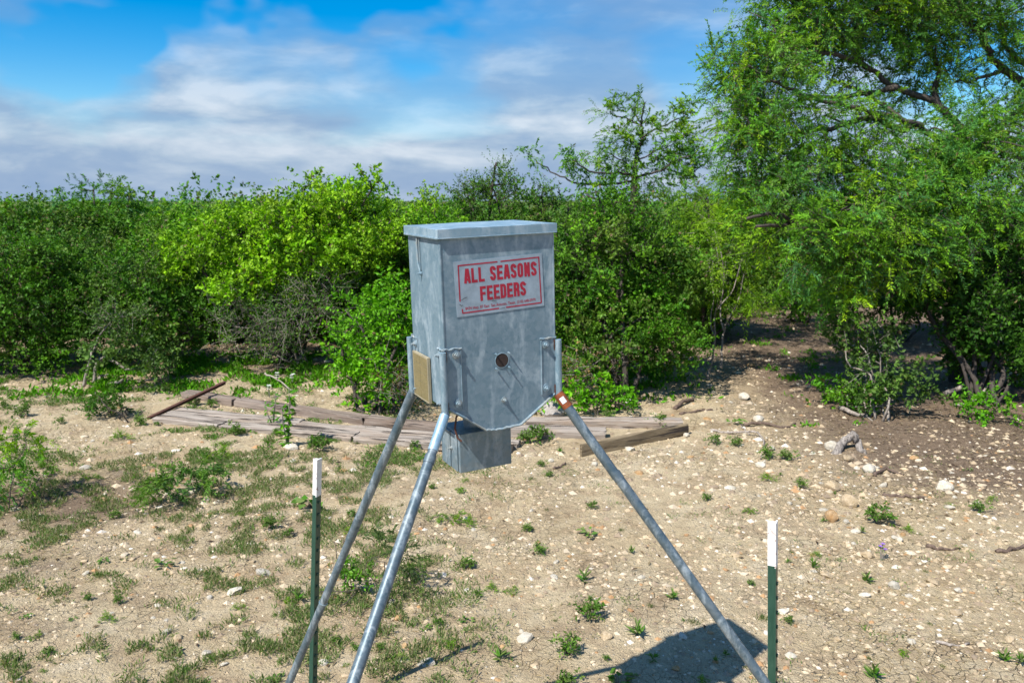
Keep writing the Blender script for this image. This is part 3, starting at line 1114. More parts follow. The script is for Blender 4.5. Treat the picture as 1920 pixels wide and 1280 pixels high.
# ------------------------------------------------------------------ steel fence posts
def t_post(name, label, top_px, Y, lean, rz, white=0.157):
    T = at(top_px[0], top_px[1], Y)
    h = T[2]
    base = Vector((T[0] - lean[0] * h, T[1] - lean[1] * h, 0))
    o = empty(name, base)
    up_ = Vector((lean[0], lean[1], 1)).normalized()
    q = Vector((0, 0, 1)).rotation_difference(up_)
    o.rotation_mode = 'QUATERNION'
    o.rotation_quaternion = q @ Matrix.Rotation(rz, 3, 'Z').to_quaternion()
    tag(o, label, 'fence post', 'steel posts beside the feeder')
    sec = [(-0.0165, -0.003), (0.0165, -0.003), (0.0165, 0.001), (0.003, 0.003), (0.002, 0.026), (-0.002, 0.026), (-0.003, 0.003), (-0.0165, 0.001)]
    hz = h / up_.z

    def extr(z0, z1, g=1.0):
        mb = MB()
        n = len(sec)
        V = [(x * g, y * g, z0) for x, y in sec] + [(x * g, y * g, z1) for x, y in sec]
        F_ = [tuple(range(n)), tuple(range(2 * n - 1, n - 1, -1))] + [(i, (i + 1) % n, (i + 1) % n + n, i + n) for i in range(n)]
        return mb.add(V, F_)
    extr(-0.3, hz - white).build('post', M_POST, o)
    wt = extr(hz - white, hz, 1.02).build('white_tip', M_POST_WHITE, o)
    mb = MB()
    z = 0.04
    while z < hz - white - 0.02:
        mb.box((-0.005, -0.0075, z), (0.005, -0.0028, z + 0.011), 0.0012)
        z += 0.0525
    st_ = mb.build('studs', M_POST, o)
    st_['kind'] = 'stuff'
    return o


t_post('fence_post', 'white tipped green steel post behind the crossing feeder leg', (598, 860), 3.1, (0.062, 0.0), R(68))
t_post('fence_post', 'white tipped green steel post beside the feeder shadow', (1455, 978), 2.5, (-0.055, 0.0), R(62))
# rust on the head of the nearer post

# ------------------------------------------------------------------ timbers and boards
def timber(name, label, a, b, width, height, mat, seed, wb=None, group=None, cat='timber', zoff=0.0, tilt=0.0):
    """a, b: world points of the front lower edge; width goes away to the left of a->b"""
    a, b = Vector(a), Vector(b)
    d = b - a
    ln = d.length
    rr = np.random.RandomState(seed)
    o_rot = math.atan2(d.y, d.x)
    wb = width if wb is None else wb
    nL = max(4, int(ln / 0.07))
    prof = [(0, 0), (0, 0.15), (0, 0.5), (0, 0.88), (0.05, 1), (0.3, 1), (0.5, 1), (0.7, 1), (0.95, 1), (1, 0.88), (1, 0.5), (1, 0)]
    V = []
    n1 = rr.uniform(0, 100)
    for i in range(nL + 1):
        u = i / nL
        wd = width * (1 - u) + wb * u
        for (py_, pz_) in prof:
            j = (vnoise(np.array(i * 0.35 + n1), np.array(py_ * 5 + pz_ * 3.0), seed) - 0.5) * 0.018
            x = u * ln + (rr.uniform(-0.012, 0.012) if i in (0, nL) else 0)
            V.append((x, py_ * wd + j * (0.6 if 0 < py_ < 1 else 1), pz_ * height + float(j) * 0.9 * (pz_ > 0)))
    k = len(prof)
    F_ = []
    for i in range(nL):
        for j in range(k - 1):
            F_.append((i * k + j, i * k + j + 1, (i + 1) * k + j + 1, (i + 1) * k + j))
    F_.append(tuple(range(k)))
    F_.append(tuple(range((nL + 1) * k - 1, nL * k - 1, -1)))
    mb = MB().add([tuple(map(float, v)) for v in V], F_)
    o = mb.build(name, mat, None, True)
    o.location = (a.x, a.y, min(a.z, b.z) + zoff - 0.02)
    o.rotation_euler = (tilt, -math.asin((b.z - a.z) / ln) * 0.5, o_rot)
    tag(o, label, cat, group)
    return o


def lerp(p, q, u):
    return p * (1 - u) + q * u


fA, fB = gnd(284, 792), gnd(957, 849)
bA, bB = gnd(347, 763), gnd(981, 829)


def front_at(px):
    u = (px - 284) / (957 - 284)
    p = lerp(np.array([284, 792]), np.array([957, 849]), u)
    p = p + np.array([0, 5 * math.sin(math.pi * u)])
    return gnd(*p)


def back_at(u):
    p = lerp(np.array([347, 764]), np.array([981, 829]), u) + np.array([0, 3 * math.sin(math.pi * u)])
    return gnd(*p)


GW = 'weathered timbers lying on the ground'
def w_front(u):
    return 0.27 * (1 - u) + 0.16 * u


brk = [284, 410, 659, 957]
labs = ['short weathered plank at the far left end of the front timber row', 'weathered grey plank in front, with green weeds along its side', 'long weathered front plank passing behind the feeder legs']
for i in range(3):
    pa, pb = front_at(brk[i] + 1.5), front_at(brk[i + 1] - 1.5)
    ua, ub = (brk[i] - 284) / 673, (brk[i + 1] - 284) / 673
    timber('timber_plank', labs[i], pa, pb, w_front(ua), 0.068, M_TIMBER, 11 + i, w_front(ub), GW)
# second lane behind it
for i, (ua, ub, lb) in enumerate(((0.0, 0.36, 'left plank of the inner lane, under the rusty steel post'), (0.365, 1.0, 'long inner plank against the back of the front planks'))):
    P0, P1 = front_at(284 + 673 * ua), front_at(284 + 673 * ub)
    Q0, Q1 = back_at(ua), back_at(ub)
    o0 = lerp(P0, Q0, 0.44)
    o1 = lerp(P1, Q1, 0.56)
    w0 = np.linalg.norm(Q0 - o0) * 0.62
    w1 = np.linalg.norm(Q1 - o1) * 0.75
    timber('timber_plank', lb, o0, o1, w0, 0.062, M_TIMBER, 21 + i, w1, GW)
# narrow row at the back
brow = [(338, 748), (437, 763), (681, 799), (836, 814)]
labs = ['dark narrow timber crossed by the rusty steel post', 'middle dark timber of the back row, near white flowers', 'dark back timber ending behind the solar panel leg']
for i in range(3):
    pa, pb = gnd(brow[i][0] + 2, brow[i][1]), gnd(brow[i + 1][0] - 2, brow[i + 1][1])
    timber('landscape_timber', labs[i], pa, pb, 0.15, 0.10, M_TIMBER_DARK, 31 + i, None, GW)
timber('landscape_timber', 'thick timber with a dark sawn end right of the control box', gnd(940, 818), gnd(1136, 822), 0.15, 0.095, M_TIMBER, 41, None, GW)
timber('landscape_timber', 'pale timber lying behind the right feeder leg', gnd(985, 799), gnd(1281, 801), 0.15, 0.085, M_TIMBER, 42, None, GW)
timber('brown_board', 'brown grained board standing on edge in the dirt', gnd(1092, 853), gnd(1290, 813), 0.035, 0.115, M_BOARD, 43, None, GW, 'board')

# rusty steel post resting across the planks
p0, p1 = Vector(gnd(277, 787)) + Vector((0, 0, 0.02)), Vector(at(422, 715, 8.75))
ax = (p1 - p0).normalized()
mb = MB()
sd_ = ax.cross(Vector((0, 0, 1))).normalized()
up_ = sd_.cross(ax).normalized()
for off, hx, hz in ((Vector((0, 0, 0)), 0.022, 0.004), (up_ * -0.016, 0.004, 0.016)):
    V = []
    for P_ in (p0 + off, p1 + off):
        for a_, b_ in ((-1, -1), (1, -1), (1, 1), (-1, 1)):
            V.append(tuple(P_ + sd_ * hx * a_ + up_ * hz * b_))
    mb.add(V, [(0, 1, 2, 3), (4, 5, 6, 7), (0, 1, 5, 4), (1, 2, 6, 5), (2, 3, 7, 6), (3, 0, 4, 7)])
rp = mb.build('rusty_post', M_RUST_DARK)
tag(rp, 'rusty brown steel post leaning across the timber ends', 'steel post')

# ------------------------------------------------------------------ stones
def stone_mesh(seed, sub):
    import bmesh
    bm = bmesh.new()
    bmesh.ops.create_icosphere(bm, subdivisions=sub, radius=1)
    rr = random.Random(seed)
    planes = [(Vector((rr.gauss(0, 1), rr.gauss(0, 1), rr.gauss(0, 1))).normalized(), rr.uniform(0.55, 0.9)) for _ in range(9)]
    ex = (rr.uniform(0.85, 1.25), rr.uniform(0.65, 1.0), rr.uniform(0.45, 0.75))
    for v in bm.verts:
        p = v.co.copy()
        for n, dd in planes:
            k = p.dot(n)
            if k > dd:
                p -= n * (k - dd) * 0.85
        p *= 1 + rr.uniform(-0.05, 0.05)
        v.co = (p.x * ex[0], p.y * ex[1], p.z * ex[2])
    me = bpy.data.meshes.new('stone')
    bm.to_mesh(me)
    bm.free()
    me.polygons.foreach_set('use_smooth', np.ones(len(me.polygons), dtype=bool))
    me.set_sharp_from_angle(angle=R(32))
    return me


ST_MESH = {}
for k in range(8):
    for mi in range(4):
        me = stone_mesh(100 + k, 3 if k < 4 else 2)
        me.materials.append(M_STONE[mi])
        ST_MESH[(k, mi)] = me
rs = random.Random(77)


def rock(px, py, wpx, mi, label, group='loose stones on the clearing', hfac=1.0, name='rock', k=None):
    p = gpt(px, py)
    s = wpx / F_PX * p.y * 0.5
    k = rs.randrange(4) if k is None else k
    o = link(name, ST_MESH[(k, mi)], None, None, (p.x, p.y, p.z + s * 0.26 * hfac), (rs.uniform(-0.25, 0.25), rs.uniform(-0.25, 0.25), rs.uniform(0, 6.28)), (s, s, s * rs.uniform(0.75, 1.0) * hfac))
    tag(o, label, 'rock', group)
    return o


NAMED_ROCKS = [
    (1395, 748, 30, 0, 'pale two-toned rock on the dirt in front of the thin sapling', 1.1), (1408, 686, 16, 2, 'small bright orange rock on the shaded path', 1.1),
    (1286, 818, 14, 0, 'small upright pale rock beside the end of the brown board', 1.3), (1447, 842, 17, 0, 'white upright stone beside the pale forked stick', 1.3),
    (1427, 874, 26, 0, 'white flat rock left of the weedy patch under the forked stick', 1.0), (1560, 840, 34, 0, 'cream boulder against the grey root stump', 1.1),
    (1630, 884, 34, 0, 'long cream rock above the curled dark root', 1.1), (1560, 917, 34, 1, 'tan angular rock with dark underside right of small weed', 1.2),
    (1770, 916, 36, 0, 'lone white rock on the dark soil at right', 1.2), (1592, 946, 42, 1, 'broad tan boulder in the stony middle of the dirt', 1.2),
    (1559, 972, 40, 2, 'orange tan boulder next to the broad tan one', 1.2), (1625, 1042, 28, 1, 'brown rock beside the purple flower', 1.1),
    (1687, 1014, 18, 0, 'white cube-like stone above the purple flower', 1.2), (1550, 1078, 28, 1, 'flat yellowish rock right of the nearer steel post', 0.8),
    (1750, 1093, 34, 1, 'flat cream rock low at the right side', 0.7), (1590, 862, 22, 1, 'small tan rock below the grey root stump', 1.0),
    (345, 786, 0, 0, '', 1), (160, 878, 26, 0, 'flat pale rock left of the green fern mound', 0.7), (440, 1110, 34, 0, 'angular white rock among the left grass', 0.9),
    (80, 1113, 26, 1, 'tan rock by the grass near the left edge', 1.0), (607, 1245, 28, 0, 'pale rock at the foot of the far steel post', 1.1),
    (388, 1225, 22, 0, 'small cream rock near the bottom left grass', 1.0), (548, 841, 24, 0, 'grey white rock in front of the planks below tall weed', 1.0),
    (360, 924, 20, 0, 'round pale rock at the edge of the fern mound', 1.0), (735, 1131, 24, 0, 'pale rock between the two left feeder legs', 0.9),
    (985, 1198, 34, 0, 'long white stone on the bare ground under the feeder', 0.8), (803, 1246, 32, 0, 'cream rock beside the thin post shadow', 0.9),
    (1137, 1193, 30, 1, 'flat cream rock right of a bushy weed under the feeder', 0.7), (1267, 1255, 20, 2, 'reddish rock lying in the feeder shadow', 1.1),
    (1180, 843, 20, 0, 'smooth pale rock in front of the brown board', 1.1), (1115, 872, 18, 0, 'white rock left of the right feeder leg', 1.2),
    (1033, 865, 14, 0, 'small tan block near the control box', 1.1), (1035, 778, 56, 3, 'dark grey rock behind the sloping hopper edge', 1.3),
    (770, 950, 14, 0, 'small white stone by the feeder legs', 0.9), (575, 946, 26, 1, 'tan stone left of the far steel post', 0.6),
    (1040, 948, 0, 0, '', 1), (1792, 1150, 30, 1, 'tan rock with a flat top low at right', 0.9), (1710, 1205, 22, 0, 'pale stone right of the nearer post, low down', 0.9),
    (1655, 1072, 0, 0, '', 1), (1570, 1200, 22, 1, 'cream pebble rock in the cracked ground', 0.7), (1280, 645, 0, 0, '', 1), (1390, 640, 18, 1, 'yellowish rock on the path behind the sapling', 0.9),
]
for (px, py, wp, mi, lb, hf) in NAMED_ROCKS:
    if wp:
        rock(px, py, wp, mi, lb, hfac=hf)
# many more stones, alike to the eye
STONY = [(1590, 930, 190, 80, 70), (1750, 960, 200, 120, 40), (1500, 870, 160, 60, 32), (1650, 1090, 260, 110, 45), (1400, 780, 150, 50, 16), (250, 880, 250, 110, 26), (350, 1120, 320, 150, 44),
         (800, 1180, 300, 90, 30), (1100, 1000, 300, 140, 26), (1250, 860, 200, 50, 14), (120, 740, 150, 50, 18), (620, 720, 120, 22, 12), (1450, 660, 90, 50, 14)]
ZONE = ['in the stony middle of the right dirt', 'on the dark soil at far right', 'near the grey root stump', 'on the cracked ground right of the nearer post', 'by the path before the sapling', 'around the ferny mound on the left', 'among the lower left grass',
        'under the feeder near the bottom edge', 'on the bare middle ground under the feeder', 'in front of the brown board', 'near the small round shrub at far left', 'between the back timbers and the brush', 'on the path behind the sapling']
TONE = {0: 'pale cream', 1: 'tan', 2: 'small orange brown'}
n_st = 0
for zi, (cx_, cy_, rx_, ry_, n) in enumerate(STONY):
    for _ in range(int(n * 0.72)):
        px, py = rs.gauss(cx_, rx_ * 0.55), rs.gauss(cy_, ry_ * 0.55)
        if not (-20 < px < 1940 and 640 < py < 1300):
            continue
        mi = rs.choices((0, 1, 2), (0.52, 0.38, 0.10))[0]
        p = gpt(px, py)
        s = rs.lognormvariate(math.log(0.020), 0.42)
        s = min(s, 0.05)
        if py < 800:
            s *= 1.5
        o = link('rock', ST_MESH[(4 + rs.randrange(4), mi)], None, None, (p.x, p.y, p.z + s * rs.uniform(-0.2, 0.2)), (rs.uniform(-0.3, 0.3), rs.uniform(-0.3, 0.3), rs.uniform(0, 6.28)), (s, s * rs.uniform(0.8, 1), s * rs.uniform(0.7, 1.0)))
        tag(o, TONE[mi] + ' stone ' + ZONE[zi], 'rock', 'stones ' + ZONE[zi])
        n_st += 1

# gravel: far too many to count
def gravel():
    import bmesh
    protos = []
    for k in range(5):
        bm = bmesh.new()
        if k < 4:
            vs = [bm.verts.new(c) for c in ((1, 0, 0), (0, 1, 0), (-1, 0, 0), (0, -1, 0), (0, 0, 1), (0, 0, -1))]
            for q in range(4):
                bm.faces.new((vs[q], vs[(q + 1) % 4], vs[4]))
                bm.faces.new((vs[(q + 1) % 4], vs[q], vs[5]))
            bm.verts.index_update()
        else:
            bmesh.ops.create_icosphere(bm, subdivisions=1, radius=1)
        rr = random.Random(k)
        V = np.array([[c * (1 + rr.uniform(-0.28, 0.28)) for c in v.co] for v in bm.verts]) * np.array([1.1, 0.85, 0.62])
        Fp = np.array([[v.index for v in f.verts] for f in bm.faces])
        bm.free()
        protos.append((V, Fp))
    rg = np.random.RandomState(5)
    N = 66000
    Y = 1.6 * np.exp(rg.uniform(0, 1, N) * math.log(16 / 1.6))
    X = rg.uniform(-0.85, 0.85, N) * Y
    d = vnoise(X * 1.1, Y * 1.1, 21) * 0.6 + vnoise(X * 3.5, Y * 3.5, 22) * 0.4
    stony = np.zeros(N)
    for (cx_, cy_, rx_, ry_, n) in STONY[:4]:
        c = gnd(cx_, cy_)
        stony = np.maximum(stony, np.exp(-((X - c[0]) / 1.3) ** 2 - ((Y - c[1]) / 1.0) ** 2))
    keep = rg.uniform(0, 1, N) < np.clip((d - 0.28) * 1.6, 0.08, 0.9) + stony * 0.7
    X, Y = X[keep], Y[keep]
    n = len(X)
    S = np.clip(np.exp(rg.normal(math.log(0.0060), 0.6, n)), 0.0024, 0.022) * np.clip(Y / 3.5, 0.8, 1.9)
    Z = ground_z(X, Y)
    ang = rg.uniform(0, 6.28, n)
    Vs, Fs, Cs = [], [], []
    off = 0
    pal = np.array([(0.52, 0.43, 0.31), (0.43, 0.33, 0.21), (0.49, 0.395, 0.27), (0.36, 0.21, 0.10), (0.27, 0.205, 0.14), (0.62, 0.56, 0.47)])
    ci = rg.choice(len(pal), n, p=(0.19, 0.25, 0.23, 0.06, 0.20, 0.07))
    for k in range(5):
        sel = np.arange(n) % 5 == k
        V, Fp = protos[k]
        m_ = sel.sum()
        c, s = np.cos(ang[sel])[:, None], np.sin(ang[sel])[:, None]
        P = np.stack([V[None, :, 0] * c - V[None, :, 1] * s, V[None, :, 0] * s + V[None, :, 1] * c, np.repeat(V[None, :, 2], m_, 0)], -1) * S[sel][:, None, None]
        P = P + np.stack([X[sel], Y[sel], Z[sel] - S[sel] * 0.05], -1)[:, None, :]
        Vs.append(P.reshape(-1, 3))
        Fs.append((Fp[None] + (np.arange(m_) * len(V))[:, None, None] + off).reshape(-1, 3))
        off += m_ * len(V)
        Cs.append(np.repeat(pal[ci[sel]] * rg.uniform(0.8, 1.15, (m_, 1)), len(V), 0))
    me = mesh_np('gravel', np.concatenate(Vs), [np.concatenate(Fs)])
    c = np.concatenate(Cs)
    a_ = me.color_attributes.new('tint', 'FLOAT_COLOR', 'POINT')
    a_.data.foreach_set('color', np.concatenate([c, np.ones((len(c), 1))], 1).astype(np.float32).ravel())
    m, t, b, out = new_mat('gravel_stone')
    at_ = t.new('ShaderNodeAttribute', attribute_name='tint')
    t.l.new(at_.outputs['Color'], b.inputs['Base Color'])
    b.inputs['Roughness'].default_value = 0.92
    tag(link('gravel', me, m), 'fine limestone gravel strewn over the sandy ground', 'gravel', kind='stuff')


gravel()

# ------------------------------------------------------------------ plants
def norm(a):
    return a / np.maximum(np.linalg.norm(a, axis=-1, keepdims=True), 1e-9)


class Plant:
    """collects leaves and woody tubes of one plant"""
    def __init__(self, seed):
        self.rg = np.random.RandomState(seed)
        self.LV, self.LC = [], []
        self.wood = MB()
        self.tw = []

    def leaves(self, pos, ldir, length, width, col, flat=0.5):
        """rhombic leaves; pos (n,3), ldir (n,3)"""
        rg = self.rg
        n = len(pos)
        ld = norm(ldir)
        nr = norm(rg.normal(0, 1, (n, 3)) * (1 - flat) + np.array([0, 0, 1.0]) * flat)
        sd = norm(np.cross(ld, nr))
        l_ = (length * rg.uniform(0.65, 1.25, n))[:, None]
        w_ = (width * rg.uniform(0.7, 1.25, n))[:, None]
        nn = np.cross(sd, ld)
        mid = pos + ld * l_ * 0.45
        Q = np.stack([pos, mid + sd * w_ * 0.5 + nn * w_ * 0.12, pos + ld * l_ - nn * l_ * 0.08, mid - sd * w_ * 0.5 + nn * w_ * 0.12], 1)
        self.LV.append(Q)
        self.LC.append(np.repeat(col[:, None, :], 4, 1))

    def twig(self, a, b, r):
        """thin straight twigs, three sided; arrays"""
        self.tw.append((a, b, r))

    def clump_foliage(self, centers, outward, spec):
        """spec: dict with twigs, tlen, leaves, ll, lw, pal, up, droop, spread, feather"""
        rg = self.rg
        C = len(centers)
        T = spec['twigs']
        pal = np.array(spec['pal'])
        org = np.repeat(centers, T, 0) + np.clip(rg.normal(0, spec['spread'], (C * T, 3)), -1.6 * spec['spread'], 1.6 * spec['spread'])
        out_ = np.repeat(outward, T, 0)
        dr = norm(out_ * spec.get('outw', 0.8) + rg.normal(0, 0.65, (C * T, 3)) + np.array([0, 0, spec['up']]))
        ln = spec['tlen'] * rg.uniform(0.45, 1.2, C * T)
        cbase = pal[rg.randint(0, len(pal), C)]
        cmix = pal[rg.randint(0, len(pal), C)]
        ccol = cbase * 0.6 + cmix * 0.4
        ccol = ccol * rg.uniform(0.82, 1.15, (C, 1))
        ccol = np.repeat(ccol, T, 0)
        K = spec['leaves']
        t = (np.arange(K) + rg.uniform(0, 1, (C * T, K))) / K
        t = 0.12 + 0.92 * t
        P = org[:, None] + dr[:, None] * (ln[:, None] * t)[..., None]
        P[..., 2] -= spec['droop'] * (ln[:, None] * t * t)
        tang = np.repeat(dr[:, None], K, 1).copy()
        tang[..., 2] -= 2 * spec['droop'] * t
        P = P.reshape(-1, 3)
        tang = norm(tang.reshape(-1, 3))
        if spec.get('pinnate'):                      # leaflets in two ranks along the stalk, so that they read as sprays
            sd_ = norm(np.cross(dr, rg.normal(0, 0.8, dr.shape) + np.array([0, 0, 1.0])))
            alt = np.where(np.arange(K) % 2 == 0, 1.0, -1.0)
            perp = (sd_[:, None] * alt[None, :, None]).reshape(-1, 3) + rg.normal(0, 0.22, tang.shape)
        else:
            perp = norm(np.cross(tang, rg.normal(0, 1, tang.shape)))
        ld = tang * spec.get('fwd', 0.55) + perp
        ld[:, 2] -= spec.get('hang', 0.0)
        col = np.repeat(ccol, K, 0)
        tt = t.reshape(-1, 1)
        young = np.array(spec.get('young', (1.25, 1.15, 0.9)))
        col = col * (1 + (young - 1) * np.clip(tt - 0.55, 0, 1) * 2) * rg.uniform(0.72, 1.25, (len(col), 1))
        dead = rg.uniform(0, 1, len(col)) < 0.03
        col[dead] = np.array([0.16, 0.12, 0.06])
        ok = P[:, 2] > 0.03
        szf = np.repeat(rg.uniform(0.65, 1.3, C), T * K)[ok]
        self.leaves(P[ok], ld[ok], spec['ll'] * szf, spec['lw'] * szf, col[ok], spec.get('flat', 0.45))
        nt = int(len(org) * spec.get('twigshow', 0.5))
        e = org[:nt] + dr[:nt] * ln[:nt, None] * 0.8
        e[:, 2] -= spec['droop'] * ln[:nt] * 0.64
        self.twig(org[:nt], e, np.full(nt, spec.get('twr', 0.003)))

    def branch(self, pts, r0, r1, sides=7, wob=0.0, sub=4):
        rg = self.rg
        P = np.array(pts, float)
        # smooth through the points
        out = []
        n = len(P)
        for i in range(n - 1):
            p0, p1, p2, p3 = P[max(i - 1, 0)], P[i], P[i + 1], P[min(i + 2, n - 1)]
            for k in range(sub):
                t = k / sub
                out.append(0.5 * ((2 * p1) + (-p0 + p2) * t + (2 * p0 - 5 * p1 + 4 * p2 - p3) * t * t + (-p0 + 3 * p1 - 3 * p2 + p3) * t ** 3))
        out.append(P[-1])
        out = np.array(out)
        if wob:
            w_ = rg.normal(0, wob, out.shape)
            w_[0] = 0
            out = out + w_
        m_ = len(out)
        rad = [r0 + (r1 - r0) * (i / (m_ - 1)) ** 0.8 for i in range(m_)]
        self.wood.tube([tuple(p) for p in out], rad, sides)
        return out

    def finish(self, root, leafmat, bark, crown='crown', trunk='trunk'):
        loc = np.array(root.location)
        if self.tw:
            a = np.concatenate([x[0] for x in self.tw])
            b = np.concatenate([x[1] for x in self.tw])
            r = np.concatenate([x[2] for x in self.tw])
            d = norm(b - a)
            u = norm(np.cross(d, np.array([0.31, 0.2, 0.93])))
            v = np.cross(d, u)
            V = []
            for k in range(3):
                an = 2 * math.pi * k / 3
                o_ = u * math.cos(an) + v * math.sin(an)
                V.append(a + o_ * r[:, None])
                V.append(b + o_ * r[:, None] * 0.4)
            V = np.stack(V, 1)
            n = len(a)
            base = (np.arange(n) * 6)[:, None]
            tF = np.concatenate([base + np.array([[0, 2, 3, 1]]), base + np.array([[2, 4, 5, 3]]), base + np.array([[4, 0, 1, 5]])])
            tV = V.reshape(-1, 3)
        else:
            tV, tF = np.zeros((0, 3)), np.zeros((0, 4), int)
        wV = np.concatenate(self.wood.v) if self.wood.v else np.zeros((0, 3))
        by = {}
        for f in self.wood.f:
            by.setdefault(len(f), []).append(f)
        fl = [np.array(x) for x in by.values()]
        if len(tV):
            fl.append(tF + len(wV))
            wV = np.concatenate([wV, tV])
        if len(wV):
            me = mesh_np(trunk, wV - loc, fl, True)
            link(trunk, me, bark, root)
        if self.LV:
            Q = np.concatenate(self.LV)
            n = len(Q)
            me = mesh_np(crown, Q.reshape(-1, 3) - loc, [np.arange(n * 4).reshape(-1, 4)])
            c = np.concatenate(self.LC).reshape(-1, 3)
            a_ = me.color_attributes.new('tint', 'FLOAT_COLOR', 'POINT')
            a_.data.foreach_set('color', np.concatenate([np.clip(c, 0.001, 0.6), np.ones((len(c), 1))], 1).astype(np.float32).ravel())
            link(crown, me, leafmat, root)
            global N_LEAF
            N_LEAF += n
        return root


N_LEAF = 0
PAL = {
    'dark': [(0.042, 0.132, 0.009), (0.061, 0.175, 0.011), (0.085, 0.215, 0.012), (0.052, 0.142, 0.017), (0.094, 0.153, 0.024)],
    'deep': [(0.026, 0.088, 0.009), (0.042, 0.123, 0.010), (0.055, 0.152, 0.011)],
    'mid': [(0.064, 0.213, 0.008), (0.090, 0.259, 0.008), (0.120, 0.293, 0.010), (0.103, 0.196, 0.021)],
    'bright': [(0.097, 0.304, 0.005), (0.131, 0.347, 0.006), (0.079, 0.252, 0.006)],
    'yellow': [(0.172, 0.391, 0.006), (0.213, 0.437, 0.008), (0.132, 0.322, 0.007), (0.236, 0.425, 0.016), (0.149, 0.265, 0.017)],
    'olive': [(0.120, 0.270, 0.014), (0.156, 0.324, 0.012), (0.096, 0.228, 0.024), (0.198, 0.336, 0.012)],
    'mesq': [(0.081, 0.237, 0.026), (0.114, 0.302, 0.019), (0.156, 0.358, 0.016), (0.073, 0.215, 0.047), (0.065, 0.195, 0.065), (0.202, 0.364, 0.013)],
    'grey': [(0.067, 0.144, 0.028), (0.090, 0.172, 0.032), (0.057, 0.124, 0.021)],
    'weed': [(0.089, 0.194, 0.023), (0.126, 0.221, 0.042), (0.074, 0.168, 0.021), (0.168, 0.231, 0.063), (0.063, 0.184, 0.013)],
}
SPEC = {
    'broad': dict(twigs=11, tlen=0.25, leaves=12, ll=0.055, lw=0.034, up=0.35, droop=0.10, spread=0.09, flat=0.4, twigshow=0.35),
    'small': dict(twigs=11, tlen=0.24, leaves=13, ll=0.043, lw=0.028, up=0.30, droop=0.05, spread=0.09, flat=0.35, twigshow=0.35),
    'feather': dict(twigs=9, tlen=0.34, leaves=24, ll=0.058, lw=0.0125, up=0.15, droop=0.28, spread=0.10, flat=0.35, fwd=0.75, hang=0.12, twigshow=0.55, pinnate=True),
    'sparse': dict(twigs=14, tlen=0.34, leaves=5, ll=0.036, lw=0.020, up=0.25, droop=0.05, spread=0.12, flat=0.3, twigshow=1.0, twr=0.003),
    'far': dict(twigs=9, tlen=0.42, leaves=10, ll=0.085, lw=0.050, up=0.45, droop=0.06, spread=0.18, flat=0.35, twigshow=0.2),
}


def blob_clumps(rg, blobs, dens, shell=0.36, shrink=0.0):
    """blobs: (px, py, rx_px, ry_px, Y, depth_m, weight) -> clump centres and outward directions"""
    Cs, Os, Bs = [], [], []
    for bl in blobs:
        px, py, rx, rz, Y = bl[:5]
        dep = bl[5] if len(bl) > 5 else None
        wt = bl[6] if len(bl) > 6 else 1.0
        c = at(px, py, Y)
        sx, sz = rx / F_PX * Y, rz / F_PX * Y
        sx, sz = max(sx - shrink, sx * 0.5), max(sz - shrink * 1.15, sz * 0.5)
        c[2] -= shrink * 0.35
        sy = dep if dep else 0.5 * (sx + sz) * 0.8
        area = sx * sz * math.pi
        n = max(3, int(dens * wt * area * (0.6 + 0.4 * sy)))
        d = norm(rg.normal(0, 1, (n, 3)))
        r = rg.uniform(0, 1, n) ** shell
        d = d * r[:, None]
        P = c + d * np.array([sx, sy, sz])
        P[:, 2] = np.maximum(P[:, 2], 0.12)
        Cs.append(P)
        Os.append(norm(d + 1e-3) * np.clip(r[:, None], 0.15, 1))
        Bs.append(c)
    return np.concatenate(Cs), np.concatenate(Os), Bs


def shrub(name, label, cat, base_px, blobs, pal, spec, dens, seed, bark=None, mat=None, stems=5, r0=0.03, group=None, limb=0.35, over=None, base_Y=None, shell=0.36):
    pl = Plant(seed)
    rg = pl.rg
    if base_Y is None:
        b = np.array(gpt(*base_px))
    else:
        X = at(base_px[0], base_px[1], base_Y)[0]
        b = np.array([X, base_Y, float(ground_z(X, base_Y))])
    root = empty(name, tuple(b))
    tag(root, label, cat, group)
    sp_ = dict(SPEC[spec])
    sp_['pal'] = PAL[pal] if isinstance(pal, str) else pal
    if over:
        sp_.update(over)
    C, O, Bs = blob_clumps(rg, blobs, dens * (1.65 if sp_['tlen'] > 0.2 else 1), shell, 0.13 if sp_['tlen'] > 0.2 else 0.0)
    pl.clump_foliage(C, O, sp_)
    # stems from the ground towards the blobs, then boughs to some of the clumps
    ends = []
    for i in range(stems):
        c = Bs[i % len(Bs)] + rg.normal(0, 0.12, 3)
        st = b + np.array([rg.normal(0, 0.10), rg.normal(0, 0.10), -0.03])
        m1 = st + (c - st) * 0.35 + rg.normal(0, 0.09, 3)
        m2 = st + (c - st) * 0.7 + rg.normal(0, 0.09, 3)
        m1[2] = max(m1[2], 0.1)
        r_ = r0 * rg.uniform(0.6, 1.1)
        path = pl.branch([st, m1, m2, c], r_, r_ * 0.35, 6, 0.01)
        ends.append(path)
    k = int(len(C) * limb)
    if k:
        allp = np.concatenate([p[len(p) // 3:] for p in ends]) if ends else np.array([b])
        for j in rg.choice(len(C), min(k, 70), replace=False):
            d = np.linalg.norm(allp - C[j], axis=1)
            s_ = allp[np.argmin(d)]
            if np.linalg.norm(s_ - C[j]) < 1.6:
                mid = (s_ + C[j]) / 2 + rg.normal(0, 0.05, 3) + np.array([0, 0, 0.04])
                pl.branch([s_, mid, C[j]], r0 * 0.32, r0 * 0.12, 4, 0.0, 3)
    pl.finish(root, mat or M_LEAF, bark or M_BARK)
    return root



G1 = 'brush along the edge of the clearing'
